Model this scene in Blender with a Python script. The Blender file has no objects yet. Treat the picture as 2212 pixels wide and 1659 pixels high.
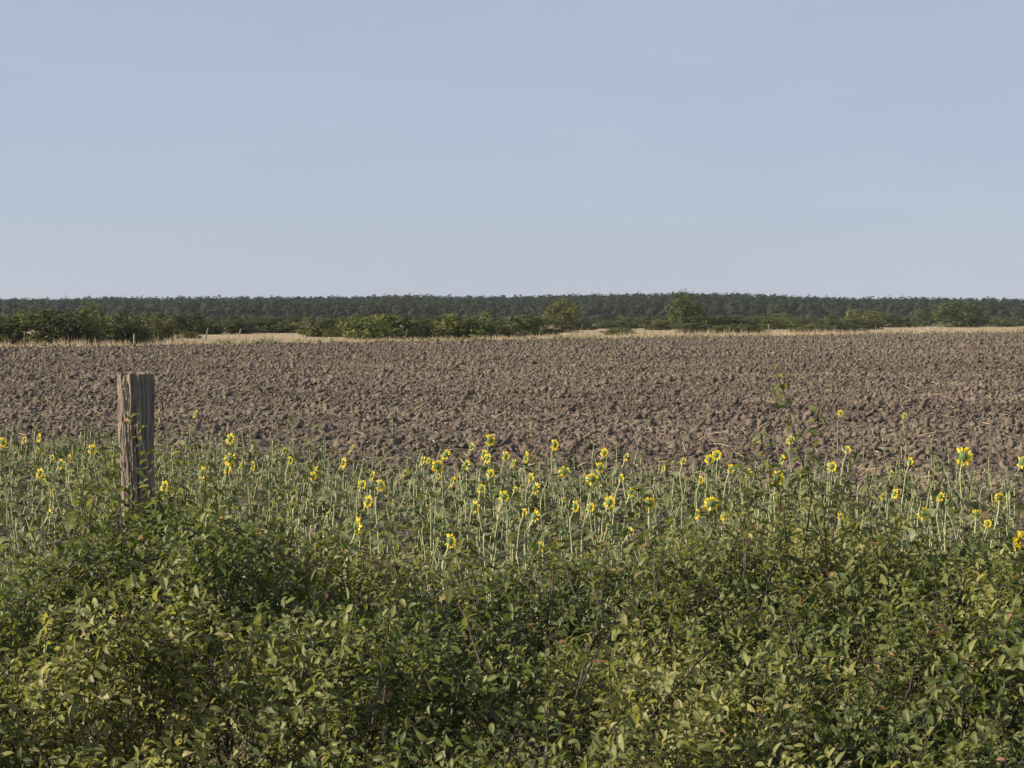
import bpy, math, random
import numpy as np
from mathutils import Vector, Matrix, Euler

random.seed(11)
rng = np.random.default_rng(11)
SC = bpy.context.scene
COL = SC.collection
PI = math.pi

# ------------------------------------------------------------------ camera
EYE = 2.5                       # height of the lens above the field
FOC = 4304.0                    # focal length in units of the measured picture (2212 wide)
CU, CV, HOR = 1106.0, 829.5, 690.0
PITCH = math.atan((CV - HOR) / FOC)
cam_d = bpy.data.cameras.new('camera')
cam_d.sensor_width = 36.0
cam_d.lens = 36.0 * FOC / 2212.0
cam_d.clip_start = 0.1
cam_d.clip_end = 20000
cam = bpy.data.objects.new('camera', cam_d)
COL.objects.link(cam)
cam.location = (0, 0, EYE)
cam.rotation_euler = (PI / 2 - PITCH, 0, 0)
SC.camera = cam

# ------------------------------------------------------------------ sky and sun
SUN_EL = math.radians(25)
SUN_AZ = math.radians(-98)      # measured from +Y (view direction) clockwise; negative = to the left
w = bpy.data.worlds.new('World')
SC.world = w
w.use_nodes = True
nt = w.node_tree
nt.nodes.clear()
sky = nt.nodes.new('ShaderNodeTexSky')
sky.sky_type = 'NISHITA'
sky.sun_disc = False
sky.sun_elevation = SUN_EL
sky.sun_rotation = SUN_AZ
sky.altitude = 100
sky.air_density = 1.0
sky.dust_density = 0.4
sky.ozone_density = 3.0
milk = nt.nodes.new('ShaderNodeMix')          # the thin white veil of a hazy late-summer sky
milk.data_type = 'RGBA'
milk.inputs[0].default_value = 0.84
tco = nt.nodes.new('ShaderNodeTexCoord')
mpp = nt.nodes.new('ShaderNodeMapping')
mpp.inputs['Scale'].default_value = (1.6, 1.6, 9.0)
mpp.inputs['Rotation'].default_value = (0.12, 0.2, 0)
cir = nt.nodes.new('ShaderNodeTexNoise')
cir.inputs['Scale'].default_value = 1.7
cir.inputs['Detail'].default_value = 5
cir.inputs['Distortion'].default_value = 0.6
vr = nt.nodes.new('ShaderNodeValToRGB')
vr.color_ramp.elements[0].position = 0.32
vr.color_ramp.elements[0].color = (2.40, 2.70, 3.52, 1)
vr.color_ramp.elements[1].position = 0.72
vr.color_ramp.elements[1].color = (2.64, 2.92, 3.66, 1)
nt.links.new(tco.outputs['Generated'], mpp.inputs[0])
nt.links.new(mpp.outputs[0], cir.inputs['Vector'])
nt.links.new(cir.outputs[0], vr.inputs[0])
nt.links.new(vr.outputs[0], milk.inputs[7])
bg = nt.nodes.new('ShaderNodeBackground')
bg.inputs['Strength'].default_value = 0.10
out = nt.nodes.new('ShaderNodeOutputWorld')
nt.links.new(sky.outputs[0], milk.inputs[6])
nt.links.new(milk.outputs[2], bg.inputs['Color'])
nt.links.new(bg.outputs[0], out.inputs['Surface'])

sd = bpy.data.lights.new('sun', 'SUN')
sd.energy = 5.0
sd.angle = math.radians(0.6)
sd.color = (1.0, 0.86, 0.68)
sun = bpy.data.objects.new('sun', sd)
COL.objects.link(sun)
sdir = Vector((math.sin(SUN_AZ) * math.cos(SUN_EL), math.cos(SUN_AZ) * math.cos(SUN_EL), math.sin(SUN_EL)))
sun.rotation_euler = (-sdir).to_track_quat('-Z', 'Y').to_euler()
sun.location = (-20, -10, 30)

SC.view_settings.view_transform = 'Standard'
SC.view_settings.look = 'None'
SC.view_settings.gamma = 1.0
SC.view_settings.exposure = 0.76
SC.view_settings.use_curve_mapping = False
SC.cycles.max_bounces = 6
SC.cycles.diffuse_bounces = 3
SC.cycles.transmission_bounces = 4
SC.cycles.volume_bounces = 0
SC.cycles.use_denoising = True


# ------------------------------------------------------------------ helpers
def at(u, v, Y):
    """the point at ground distance Y seen at picture position (u, v)"""
    f = Vector((0, math.cos(PITCH), -math.sin(PITCH)))
    up = Vector((0, math.sin(PITCH), math.cos(PITCH)))
    r = f + Vector((1, 0, 0)) * ((u - CU) / FOC) + up * ((CV - v) / FOC)
    return Vector((0, 0, EYE)) + r * (Y / r.y)


def ground_dist(v):
    return EYE * FOC / max(v - HOR, 1.0)


def smooth(a, b, x):
    t = np.clip((np.asarray(x, float) - a) / (b - a), 0, 1)
    return t * t * (3 - 2 * t)


_perm = rng.random((256, 256))


def vnoise(x, y):
    x = np.asarray(x, float); y = np.asarray(y, float)
    xi = np.floor(x).astype(int); yi = np.floor(y).astype(int)
    fx = x - xi; fy = y - yi
    fx = fx * fx * (3 - 2 * fx); fy = fy * fy * (3 - 2 * fy)
    a = _perm[xi & 255, yi & 255]; b = _perm[(xi + 1) & 255, yi & 255]
    c = _perm[xi & 255, (yi + 1) & 255]; d = _perm[(xi + 1) & 255, (yi + 1) & 255]
    return (a * (1 - fx) + b * fx) * (1 - fy) + (c * (1 - fx) + d * fx) * fy * 1.0


def fbm(x, y, o=3):
    s = 0; a = 1; t = 0
    for k in range(o):
        s = s + a * vnoise(x * 2 ** k + 17.3 * k, y * 2 ** k + 5.1 * k); t += a; a *= .5
    return s / t


def nrm(a):
    return a / np.maximum(np.linalg.norm(a, axis=-1, keepdims=True), 1e-9)


def rand_unit(n):
    return nrm(rng.normal(size=(n, 3)))


def mesh_np(name, verts, quads=None, tris=None, attrs=None, smooth_shade=False, mats=None, mat_index=None):
    me = bpy.data.meshes.new(name)
    verts = np.asarray(verts, np.float32).reshape(-1, 3)
    me.vertices.add(len(verts))
    me.vertices.foreach_set('co', verts.ravel())
    lp, st, tot = [], [], []
    base = 0
    for f, k in ((quads, 4), (tris, 3)):
        if f is None or len(f) == 0:
            continue
        f = np.asarray(f, np.int32)
        lp.append(f.ravel())
        st.append(base + np.arange(len(f)) * k)
        base += f.size
    if lp:
        lp = np.concatenate(lp); st = np.concatenate(st)
        me.loops.add(len(lp)); me.loops.foreach_set('vertex_index', lp)
        me.polygons.add(len(st)); me.polygons.foreach_set('loop_start', st.astype(np.int32))
        if smooth_shade:
            me.polygons.foreach_set('use_smooth', np.ones(len(st), bool))
        if mat_index is not None:
            me.polygons.foreach_set('material_index', np.asarray(mat_index, np.int32))
    for k, v in (attrs or {}).items():
        a = me.attributes.new(k, 'FLOAT', 'POINT')
        a.data.foreach_set('value', np.asarray(v, np.float32).ravel())
    for m in (mats or []):
        me.materials.append(m)
    me.update(calc_edges=True)
    return me


def link(name, data, parent=None, loc=None, rot=None, scale=None):
    o = bpy.data.objects.new(name, data)
    COL.objects.link(o)
    if parent is not None:
        o.parent = parent
    if loc is not None:
        o.location = loc
    if rot is not None:
        o.rotation_euler = rot
    if scale is not None:
        o.scale = scale
    return o


def tag(o, label=None, cat=None, group=None, kind=None):
    if label: o['label'] = label
    if cat: o['category'] = cat
    if group: o['group'] = group
    if kind: o['kind'] = kind
    return o


def copy_tree(o, parent=None):
    c = o.copy()
    COL.objects.link(c)
    c.parent = parent
    for ch in KIDS.get(o.name, []):
        copy_tree(ch, c)
    return c


KIDS = {}


def kid(name, data, parent, **k):
    o = link(name, data, parent, **k)
    KIDS.setdefault(parent.name, []).append(o)
    return o


def tubes(P, R, S=4):
    """P (N,K,3) centre lines, R (N,K) radii -> verts, quads"""
    P = np.asarray(P, float); R = np.asarray(R, float)
    N, K, _ = P.shape
    T = np.gradient(P, axis=1)
    T = nrm(T)
    ref = np.where(np.abs(T[..., 2:3]) > .9, np.array([1., 0, 0]), np.array([0, 0, 1.]))
    A = nrm(np.cross(T, ref)); B = np.cross(T, A)
    an = np.arange(S) * 2 * PI / S
    V = P[:, :, None, :] + R[:, :, None, None] * (np.cos(an)[None, None, :, None] * A[:, :, None, :] + np.sin(an)[None, None, :, None] * B[:, :, None, :])
    idx = np.arange(N * K * S).reshape(N, K, S)
    a = idx[:, :-1, :]; b = np.roll(a, -1, axis=2); d = idx[:, 1:, :]; c = np.roll(d, -1, axis=2)
    Q = np.stack([a, b, c, d], -1).reshape(-1, 4)
    return V.reshape(-1, 3), Q


LEAF2 = ((.34, .38), (.66, .47))
LEAF4 = ((.14, .20), (.36, .40), (.60, .48), (.82, .33))


def leaves(pos, d, n, L, W, fold, curl, rows=LEAF2, twist=None):
    """folded, curved leaves -> verts, quads, tris, verts per leaf"""
    N = len(pos)
    n = nrm(n - d * np.sum(n * d, -1, keepdims=True))
    s = np.cross(d, n)
    L = L[:, None]; W = W[:, None]; fold = fold[:, None]; curl = curl[:, None]
    cols = [pos]
    for k, (t, ww) in enumerate(rows):
        c = pos + d * L * (t - .12 * np.abs(curl) * t * t) - n * curl * L * t * t
        j = 1 + .12 * math.sin(k * 2.1)
        cols += [c - s * W * ww + n * fold * W * ww * j, c, c + s * W * ww + n * fold * W * ww / j]
    cols.append(pos + d * L * (1 - .12 * np.abs(curl)) - n * curl * L)
    V = np.stack(cols, 1)
    M = V.shape[1]
    o = (np.arange(N) * M)[:, None]
    nr = len(rows)
    tri = [[0, 2, 1], [0, 3, 2]]
    q = []
    for k in range(nr - 1):
        a = 1 + 3 * k
        q += [[a, a + 1, a + 4, a + 3], [a + 1, a + 2, a + 5, a + 4]]
    a = 1 + 3 * (nr - 1)
    tri += [[a, a + 1, M - 1], [a + 1, a + 2, M - 1]]
    Q = (o[:, :, None] + np.array(q)[None]).reshape(-1, 4)
    T = (o[:, :, None] + np.array(tri)[None]).reshape(-1, 3)
    return V.reshape(-1, 3), Q, T, M


# ------------------------------------------------------------------ materials
def new_mat(name):
    m = bpy.data.materials.new(name)
    m.use_nodes = True
    t = m.node_tree
    t.nodes.clear()
    return m, t, t.nodes, t.links


def ramp(ns, stops, interp='LINEAR'):
    r = ns.new('ShaderNodeValToRGB')
    r.color_ramp.interpolation = interp
    el = r.color_ramp.elements
    while len(el) < len(stops):
        el.new(.5)
    for e, (p, c) in zip(el, stops):
        e.position = p
        e.color = (*c, 1)
    return r


def leaf_mat(name, stops, trans=.3, rough=.5, spec=.35, under=1.25, objcol=False, mott=18.0, tsat=(1.15, 1.15, .5)):
    m, t, ns, ls = new_mat(name)
    at_ = ns.new('ShaderNodeAttribute'); at_.attribute_name = 'tint'
    r = ramp(ns, stops)
    ls.new(at_.outputs['Fac'], r.inputs[0])
    col = r.outputs[0]
    if objcol:
        oi = ns.new('ShaderNodeObjectInfo')
        mx = ns.new('ShaderNodeMix'); mx.data_type = 'RGBA'; mx.blend_type = 'MULTIPLY'; mx.inputs[0].default_value = 1
        ls.new(col, mx.inputs[6]); ls.new(oi.outputs['Color'], mx.inputs[7]); col = mx.outputs[2]
    if mott:
        tc = ns.new('ShaderNodeNewGeometry')
        no = ns.new('ShaderNodeTexNoise'); no.inputs['Scale'].default_value = mott; no.inputs['Detail'].default_value = 2
        ls.new(tc.outputs['Position'], no.inputs['Vector'])
        mr = ns.new('ShaderNodeMapRange'); mr.inputs[1].default_value = .3; mr.inputs[2].default_value = .7
        mr.inputs[3].default_value = .72; mr.inputs[4].default_value = 1.25
        ls.new(no.outputs[0], mr.inputs[0])
        mx = ns.new('ShaderNodeMix'); mx.data_type = 'RGBA'; mx.blend_type = 'MULTIPLY'; mx.inputs[0].default_value = 1
        ls.new(col, mx.inputs[6]); ls.new(mr.outputs[0], mx.inputs[7]); col = mx.outputs[2]
    # paler underside
    ge = ns.new('ShaderNodeNewGeometry')
    mu = ns.new('ShaderNodeMix'); mu.data_type = 'RGBA'; mu.blend_type = 'MULTIPLY'
    mu.inputs[7].default_value = (under, under, under * 1.1, 1)
    ls.new(ge.outputs['Backfacing'], mu.inputs[0]); ls.new(col, mu.inputs[6]); col = mu.outputs[2]
    p = ns.new('ShaderNodeBsdfPrincipled')
    p.inputs['Roughness'].default_value = rough
    p.inputs['Specular IOR Level'].default_value = spec
    ls.new(col, p.inputs['Base Color'])
    tr = ns.new('ShaderNodeBsdfTranslucent')
    mt = ns.new('ShaderNodeMix'); mt.data_type = 'RGBA'; mt.blend_type = 'MULTIPLY'; mt.inputs[0].default_value = 1
    mt.inputs[7].default_value = (*tsat, 1)
    ls.new(col, mt.inputs[6]); ls.new(mt.outputs[2], tr.inputs['Color'])
    ms = ns.new('ShaderNodeMixShader'); ms.inputs[0].default_value = trans
    ls.new(p.outputs[0], ms.inputs[1]); ls.new(tr.outputs[0], ms.inputs[2])
    o = ns.new('ShaderNodeOutputMaterial'); ls.new(ms.outputs[0], o.inputs['Surface'])
    return m


def noise_mat(name, stops, scale=5.0, detail=6, rough=.9, stretch=(1, 1, 1), bump=0, bscale=None, spec=.15, coord='Object', big=False, bdist=.02):
    m, t, ns, ls = new_mat(name)
    tc = ns.new('ShaderNodeTexCoord')
    mp = ns.new('ShaderNodeMapping'); mp.inputs['Scale'].default_value = stretch
    if coord == 'Position':
        tc = ns.new('ShaderNodeNewGeometry')
    ls.new(tc.outputs[coord], mp.inputs[0])
    no = ns.new('ShaderNodeTexNoise'); no.inputs['Scale'].default_value = scale; no.inputs['Detail'].default_value = detail
    no.inputs['Roughness'].default_value = .6
    ls.new(mp.outputs[0], no.inputs['Vector'])
    r = ramp(ns, stops); ls.new(no.outputs[0], r.inputs[0])
    p = ns.new('ShaderNodeBsdfPrincipled')
    p.inputs['Roughness'].default_value = rough
    p.inputs['Specular IOR Level'].default_value = spec
    col = r.outputs[0]
    if big:                      # broad damp and dry patches, drawn out along the ploughing
        m2 = ns.new('ShaderNodeMapping'); m2.inputs['Scale'].default_value = (.035, .13, .1); m2.inputs['Rotation'].default_value = (0, 0, .25)
        ls.new(tc.outputs[coord], m2.inputs[0])
        nb_ = ns.new('ShaderNodeTexNoise'); nb_.inputs['Scale'].default_value = 1.0; nb_.inputs['Detail'].default_value = 5
        ls.new(m2.outputs[0], nb_.inputs['Vector'])
        rb = ramp(ns, [(.35, (.76, .75, .74)), (.65, (1.18, 1.17, 1.15))]); ls.new(nb_.outputs[0], rb.inputs[0])
        mx = ns.new('ShaderNodeMix'); mx.data_type = 'RGBA'; mx.blend_type = 'MULTIPLY'; mx.inputs[0].default_value = 1
        ls.new(col, mx.inputs[6]); ls.new(rb.outputs[0], mx.inputs[7]); col = mx.outputs[2]
    ls.new(col, p.inputs['Base Color'])
    if bump:
        n2 = ns.new('ShaderNodeTexNoise'); n2.inputs['Scale'].default_value = bscale or scale * 4; n2.inputs['Detail'].default_value = 6
        ls.new(mp.outputs[0], n2.inputs['Vector'])
        b = ns.new('ShaderNodeBump'); b.inputs['Strength'].default_value = bump; b.inputs['Distance'].default_value = bdist
        ls.new(n2.outputs[0], b.inputs['Height']); ls.new(b.outputs[0], p.inputs['Normal'])
    o = ns.new('ShaderNodeOutputMaterial'); ls.new(p.outputs[0], o.inputs['Surface'])
    return m


M_SOIL = noise_mat('ploughed_soil', [(.3, (.090, .073, .055)), (.5, (.128, .104, .079)), (.7, (.178, .147, .115))], 1.6, 8, .95, bump=.5, bscale=30, coord='Position', big=True)
M_CLOD = noise_mat('clod_soil', [(.3, (.098, .080, .060)), (.5, (.138, .113, .086)), (.72, (.192, .160, .126))], 2.6, 6, .95, bump=.5, bscale=14, bdist=.03, coord='Position', big=True)
M_STRAW_GROUND = noise_mat('dry_pasture', [(.3, (.20, .165, .09)), (.48, (.31, .25, .15)), (.7, (.43, .35, .225))], .2, 10, .95)
M_GROUND = noise_mat('rough_ground', [(.35, (.075, .07, .035)), (.55, (.13, .105, .06)), (.7, (.20, .16, .095))], 1.1, 8, .95, bump=.5, bscale=14)
M_HILL = noise_mat('forest_floor', [(.3, (.02, .025, .012)), (.7, (.035, .04, .02))], .05, 4, .95)
M_BARK = noise_mat('post_bark', [(.28, (.092, .076, .060)), (.48, (.192, .160, .129)), (.72, (.33, .278, .224))], 26, 8, .92, (1, 1, .13), bump=.6, bscale=70, bdist=.006)
M_CUT = noise_mat('weathered_end_grain', [(.3, (.15, .12, .09)), (.7, (.33, .27, .2))], 40, 6, .9)
M_OLDWOOD = noise_mat('grey_weathered_wood', [(.3, (.19, .17, .14)), (.7, (.36, .33, .28))], 6, 5, .9, (1, 1, .2))
M_DARKWOOD = noise_mat('brown_weathered_wood', [(.3, (.09, .065, .045)), (.7, (.17, .125, .09))], 6, 5, .9, (1, 1, .2))
M_RUBBER = noise_mat('black_insulator', [(.3, (.012, .012, .012)), (.7, (.03, .028, .026))], 30, 3, .6)
M_TWIG = noise_mat('twig_bark', [(.3, (.035, .024, .019)), (.6, (.075, .05, .039)), (.8, (.14, .10, .078))], 12, 4, .7, spec=.3)
M_TRUNK = noise_mat('tree_bark', [(.3, (.04, .033, .025)), (.7, (.09, .075, .058))], 4, 5, .9, (1, 1, .25))
M_STRAW = noise_mat('straw', [(.3, (.30, .23, .14)), (.7, (.52, .42, .28))], 3, 3, .8)
M_STEM = noise_mat('sunflower_stem', [(.3, (.26, .29, .13)), (.7, (.46, .47, .26))], 7, 3, .7, spec=.2)
M_DISC = noise_mat('sunflower_disc', [(.3, (.09, .05, .012)), (.7, (.28, .17, .03))], 60, 3, .9)
M_BACK = noise_mat('sunflower_receptacle', [(.3, (.075, .125, .04)), (.7, (.18, .25, .095))], 40, 3, .7)

HEDGE_STOPS = [(0, (.062, .088, .027)), (.35, (.126, .154, .046)), (.68, (.212, .224, .076)), (.88, (.30, .285, .108)),
               (.94, (.32, .26, .09)), (.97, (.33, .19, .09)), (1.0, (.23, .10, .075))]
M_HLEAF = leaf_mat('blackthorn_leaf', HEDGE_STOPS, .38, .5, .3, 1.25, mott=45)
M_SLEAF = leaf_mat('sunflower_leaf', [(0, (.064, .080, .036)), (.5, (.126, .145, .068)), (.85, (.21, .22, .112)), (1, (.25, .22, .13))], .28, .65, .25, 1.35, mott=25)
M_PETAL = leaf_mat('sunflower_petal', [(0, (.84, .58, .012)), (.6, (.90, .70, .025)), (1, (.93, .78, .08))], .45, .6, .2, 1.0, mott=0, tsat=(1, 1, .7))
M_BUSH = leaf_mat('bush_leaf', [(0, (.040, .052, .016)), (.5, (.090, .104, .032)), (1, (.18, .178, .060))], .14, .6, .2, 1.15, objcol=True, mott=0)
M_FOREST = leaf_mat('forest_leaf', [(0, (.013, .021, .008)), (.5, (.021, .031, .011)), (1, (.032, .043, .015))], .12, .7, .1, 1.1, mott=0)
M_GRASS = leaf_mat('dry_grass_blade', [(0, (.24, .185, .11)), (.5, (.38, .30, .195)), (.85, (.50, .42, .29)), (1, (.15, .17, .07))], .2, .7, .15, 1.05, mott=0, tsat=(1, 1, .9))
M_WEED = leaf_mat('weed_leaf', [(0, (.06, .09, .03)), (.6, (.13, .16, .06)), (1, (.26, .22, .11))], .3, .65, .2, 1.2, mott=0)

# ------------------------------------------------------------------ ground
def flat(name, x0, x1, y0, y1, z, mat, nx=2, ny=2):
    xs = np.linspace(x0, x1, nx); ys = np.linspace(y0, y1, ny)
    g = np.stack(np.meshgrid(xs, ys), -1)
    V = np.concatenate([g, np.full(g.shape[:2] + (1,), z)], -1)
    i = np.arange(nx * ny).reshape(ny, nx)
    Q = np.stack([i[:-1, :-1], i[:-1, 1:], i[1:, 1:], i[1:, :-1]], -1).reshape(-1, 4)
    return tag(link(name, mesh_np(name, V, Q, mats=[mat])), kind='structure')


flat('ground', -1900, 1900, -60, 2700, -.06, M_GROUND, 20, 20)

# far edge of the ploughed field: a straight line running away to the right
EA = np.array([-45.0, 172.0]); EB = np.array([95.0, 371.0])
ED = (EB - EA) / np.linalg.norm(EB - EA)
EN = np.array([-ED[1], ED[0]])           # points to the pasture side (left and away)


def edge_y(s):
    """distance along the ray x = s*y to the field edge"""
    # (s*Y - EA.x)*EN.x + (Y - EA.y)*EN.y = 0
    return (EA @ EN) / (s * EN[0] + EN[1])


# pasture beyond the edge
pm = np.array([EA - ED * 260 - EN * .3, EB + ED * 260 - EN * .3, EB + ED * 420 + EN * 420, EA - ED * 330 + EN * 420])
tag(link('pasture', mesh_np('pasture', np.c_[pm, np.full(4, -.03)], [[0, 1, 2, 3]], mats=[M_STRAW_GROUND])), kind='structure')

# ploughed field surface
NS, NR = 390, 400
ss = np.linspace(-.40, .40, NS)
ye = edge_y(ss)
tt = np.linspace(0, 1, NR)[:, None]
YY = 9.6 * (ye[None, :] / 9.6) ** tt
XX = ss[None, :] * YY
ZZ = .20 * (fbm(XX / .9, YY / .9) - .5) + .14 * (vnoise(XX / .3, YY / .3) - .5)
ZZ = ZZ * smooth(20, 34, YY) + .02 * (fbm(XX * 2, YY * 2) - .5)
i = np.arange(NS * NR).reshape(NR, NS)
Q = np.stack([i[:-1, :-1], i[:-1, 1:], i[1:, 1:], i[1:, :-1]], -1).reshape(-1, 4)
FIELD = tag(link('ploughed_field', mesh_np('ploughed_field', np.stack([XX, YY, ZZ], -1), Q, smooth_shade=True, mats=[M_SOIL])), kind='structure')


def field_z(x, y):
    z = .20 * (fbm(x / .9, y / .9) - .5) + .14 * (vnoise(x / .3, y / .3) - .5)
    return z * smooth(20, 34, y) + .02 * (fbm(x * 2, y * 2) - .5)


# ------------------------------------------------------------------ soil clods
def broken_clod(R):
    """a jagged lump of broken clay: a chopped ball with torn corners and hollows"""
    import bmesh
    bm = bmesh.new()
    bmesh.ops.create_icosphere(bm, subdivisions=2, radius=1.0)
    v_ = np.array([q.co[:] for q in bm.verts]); f_ = np.array([[q.index for q in p.verts] for p in bm.faces])
    bm.free()
    for _ in range(7):
        d_ = nrm(R.normal(size=3)); h_ = R.uniform(.35, .8)
        v_ = v_ - np.clip(v_ @ d_ - h_, 0, None)[:, None] * d_
    for _ in range(5):           # torn-out bites
        d_ = nrm(R.normal(size=3))
        v_ = v_ * (1 - R.uniform(.2, .5) * np.clip((nrm(v_) @ d_ - .55) / .45, 0, 1))[:, None]
    v_ = v_ * R.uniform(.72, 1.22, (len(v_), 1))
    v_ = v_ / np.abs(v_).max()
    return v_ * np.array([R.uniform(.8, 1.5), R.uniform(.7, 1.2), R.uniform(.6, 1.0)]), f_


clod_meshes = []
for k in range(12):
    v, fc = broken_clod(np.random.default_rng(900 + k))
    clod_meshes.append(mesh_np('soil_clod', v, None, fc, mats=[M_CLOD]))


def scatter(y0, y1, dens, smax=.315):
    """uniform random points in the fan between y0 and y1, inside the field"""
    area = smax * (y1 ** 2 - y0 ** 2)
    n = int(area * dens)
    y = np.sqrt(rng.uniform(y0 ** 2, y1 ** 2, n))
    s = rng.uniform(-smax, smax, n)
    ok = y < edge_y(s) - .4
    return s[ok] * y[ok], y[ok]


def strip_far(x, y):
    """far limit of the unploughed sunflower strip"""
    u = CU + x / np.maximum(y, 1) * FOC
    return np.interp(u, [-300, 0, 500, 750, 1000, 1400, 1800, 2212, 2600], [35, 34.5, 33, 28.5, 27, 27, 27.5, 27, 27])


cx, cy, cs = [], [], []
for y0, y1, dens, size in ((15, 27, 10, .036), (25, 45, 105, .046), (45, 75, 74, .050), (75, 120, 36, .064), (120, 190, 14, .084), (190, 400, 5, .11)):
    x, y = scatter(y0, y1, dens)
    if y0 < 30:
        keep = rng.random(len(x)) < np.where(y > strip_far(x, y), 1, .32 if y0 > 20 else 1)
        x, y = x[keep], y[keep]
    g = size * np.exp(rng.normal(0, .58, len(x)))
    g *= .58 + .6 * vnoise(x / 2.5, y / 2.5)
    cx.append(x); cy.append(y); cs.append(np.clip(g, .025, size * 3.0))
cx = np.concatenate(cx); cy = np.concatenate(cy); cs = np.concatenate(cs)
cz = field_z(cx, cy) + cs * rng.uniform(-.70, .22, len(cx))
crot = rng.uniform(0, 2 * PI, (len(cx), 3)); crot[:, :2] = rng.normal(0, .7, (len(cx), 2))
cidx = rng.integers(0, 12, len(cx))
# the clods that show largest are pieces of their own
inview = (np.abs(cx / cy) < .257) & (cy > strip_far(cx, cy) - 1)
big = np.argsort(-(cs / cy) * inview)[:300]
for k in big:
    o = link('soil_clod', clod_meshes[cidx[k]], FIELD, (cx[k], cy[k], cz[k]), tuple(crot[k]), (cs[k],) * 3)
rest = np.ones(len(cx), bool); rest[big] = False
pts = mesh_np('soil_clods', np.stack([cx, cy, cz], -1)[rest], mats=[M_CLOD])
for nm, ty, val in (('csize', 'FLOAT', cs[rest]), ('cvar', 'INT', cidx[rest])):
    a = pts.attributes.new(nm, ty, 'POINT'); a.data.foreach_set('value', val.astype(np.float32 if ty == 'FLOAT' else np.int32))
a = pts.attributes.new('crot', 'FLOAT_VECTOR', 'POINT'); a.data.foreach_set('vector', crot[rest].astype(np.float32).ravel())


def instancer(obj, meshes, name):
    pc = bpy.data.collections.new(name + '_pieces')
    for k, m in enumerate(meshes):
        pc.objects.link(bpy.data.objects.new('%s_piece_%02d' % (name, k), m))
    ng = bpy.data.node_groups.new(name, 'GeometryNodeTree')
    ng.interface.new_socket('Geometry', in_out='INPUT', socket_type='NodeSocketGeometry')
    ng.interface.new_socket('Geometry', in_out='OUTPUT', socket_type='NodeSocketGeometry')
    N = ng.nodes
    gi = N.new('NodeGroupInput'); go = N.new('NodeGroupOutput')
    ci = N.new('GeometryNodeCollectionInfo'); ci.inputs['Collection'].default_value = pc
    ci.inputs['Separate Children'].default_value = True; ci.inputs['Reset Children'].default_value = True
    ip = N.new('GeometryNodeInstanceOnPoints'); ip.inputs['Pick Instance'].default_value = True

    def attr(n, t):
        q = N.new('GeometryNodeInputNamedAttribute'); q.data_type = t; q.inputs['Name'].default_value = n
        return q.outputs['Attribute']
    er = N.new('FunctionNodeEulerToRotation')
    L = ng.links
    L.new(gi.outputs[0], ip.inputs['Points']); L.new(ci.outputs[0], ip.inputs['Instance'])
    L.new(attr('cvar', 'INT'), ip.inputs['Instance Index'])
    L.new(attr('crot', 'FLOAT_VECTOR'), er.inputs[0]); L.new(er.outputs[0], ip.inputs['Rotation'])
    L.new(attr('csize', 'FLOAT'), ip.inputs['Scale'])
    L.new(ip.outputs[0], go.inputs[0])
    md = obj.modifiers.new('scatter', 'NODES'); md.node_group = ng


CL = link('soil_clods', pts, FIELD)
tag(CL, kind='stuff')
instancer(CL, clod_meshes, 'soil_clods')

# ------------------------------------------------------------------ far forest on its low rise
VT_U = [-700, 0, 110, 240, 335, 342, 352, 800, 860, 1000, 1106, 1250, 1400, 1480, 1560, 1640, 1700, 1850, 1960, 2212, 2900]
VT_V = [647, 645, 646, 641, 643, 650, 642, 640, 637, 640, 640, 635.5, 634, 632.5, 634, 635, 639, 643.5, 643, 645, 648]
F0, F1 = 1120.0, 1640.0


def hill_h(x, y):
    u = CU + x / np.maximum(y, 1) * FOC
    top = EYE + (HOR - np.interp(u, VT_U, VT_V)) / FOC * F1
    return -1.2 + (top - 13.3 + 1.2) * smooth(F0 - 90, F1, y) ** .8


hx = np.linspace(-900, 900, 90); hy = np.linspace(F0 - 110, F1 + 200, 30)
g = np.stack(np.meshgrid(hx, hy), -1)
hz = hill_h(g[..., 0], g[..., 1])
i = np.arange(hx.size * hy.size).reshape(hy.size, hx.size)
Q = np.stack([i[:-1, :-1], i[:-1, 1:], i[1:, 1:], i[1:, :-1]], -1).reshape(-1, 4)
tag(link('hill', mesh_np('hill', np.concatenate([g, hz[..., None]], -1), Q, smooth_shade=True, mats=[M_HILL])), kind='structure')

tx, ty, th, tr_ = [], [], [], []
for r, Y in enumerate(np.r_[1105, 1130, np.arange(F0 + 20, F1 + 1, 40)]):
    step = 5.6
    x = np.arange(-.31 * Y, .31 * Y, step) + rng.normal(0, 1.6, int(math.ceil(.62 * Y / step)))[:len(np.arange(-.31 * Y, .31 * Y, step))]
    y = Y + rng.normal(0, 9, len(x))
    h = rng.normal(12.7, .55, len(x)) + 1.2 * (vnoise(x / 45, np.full(len(x), r * 3.3)) - .5)
    if r == 0: h *= .45
    if r == 1: h *= .72
    tx.append(x); ty.append(y); th.append(h); tr_.append(3.0 + 2.8 * rng.random(len(x)) ** 1.6)
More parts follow.
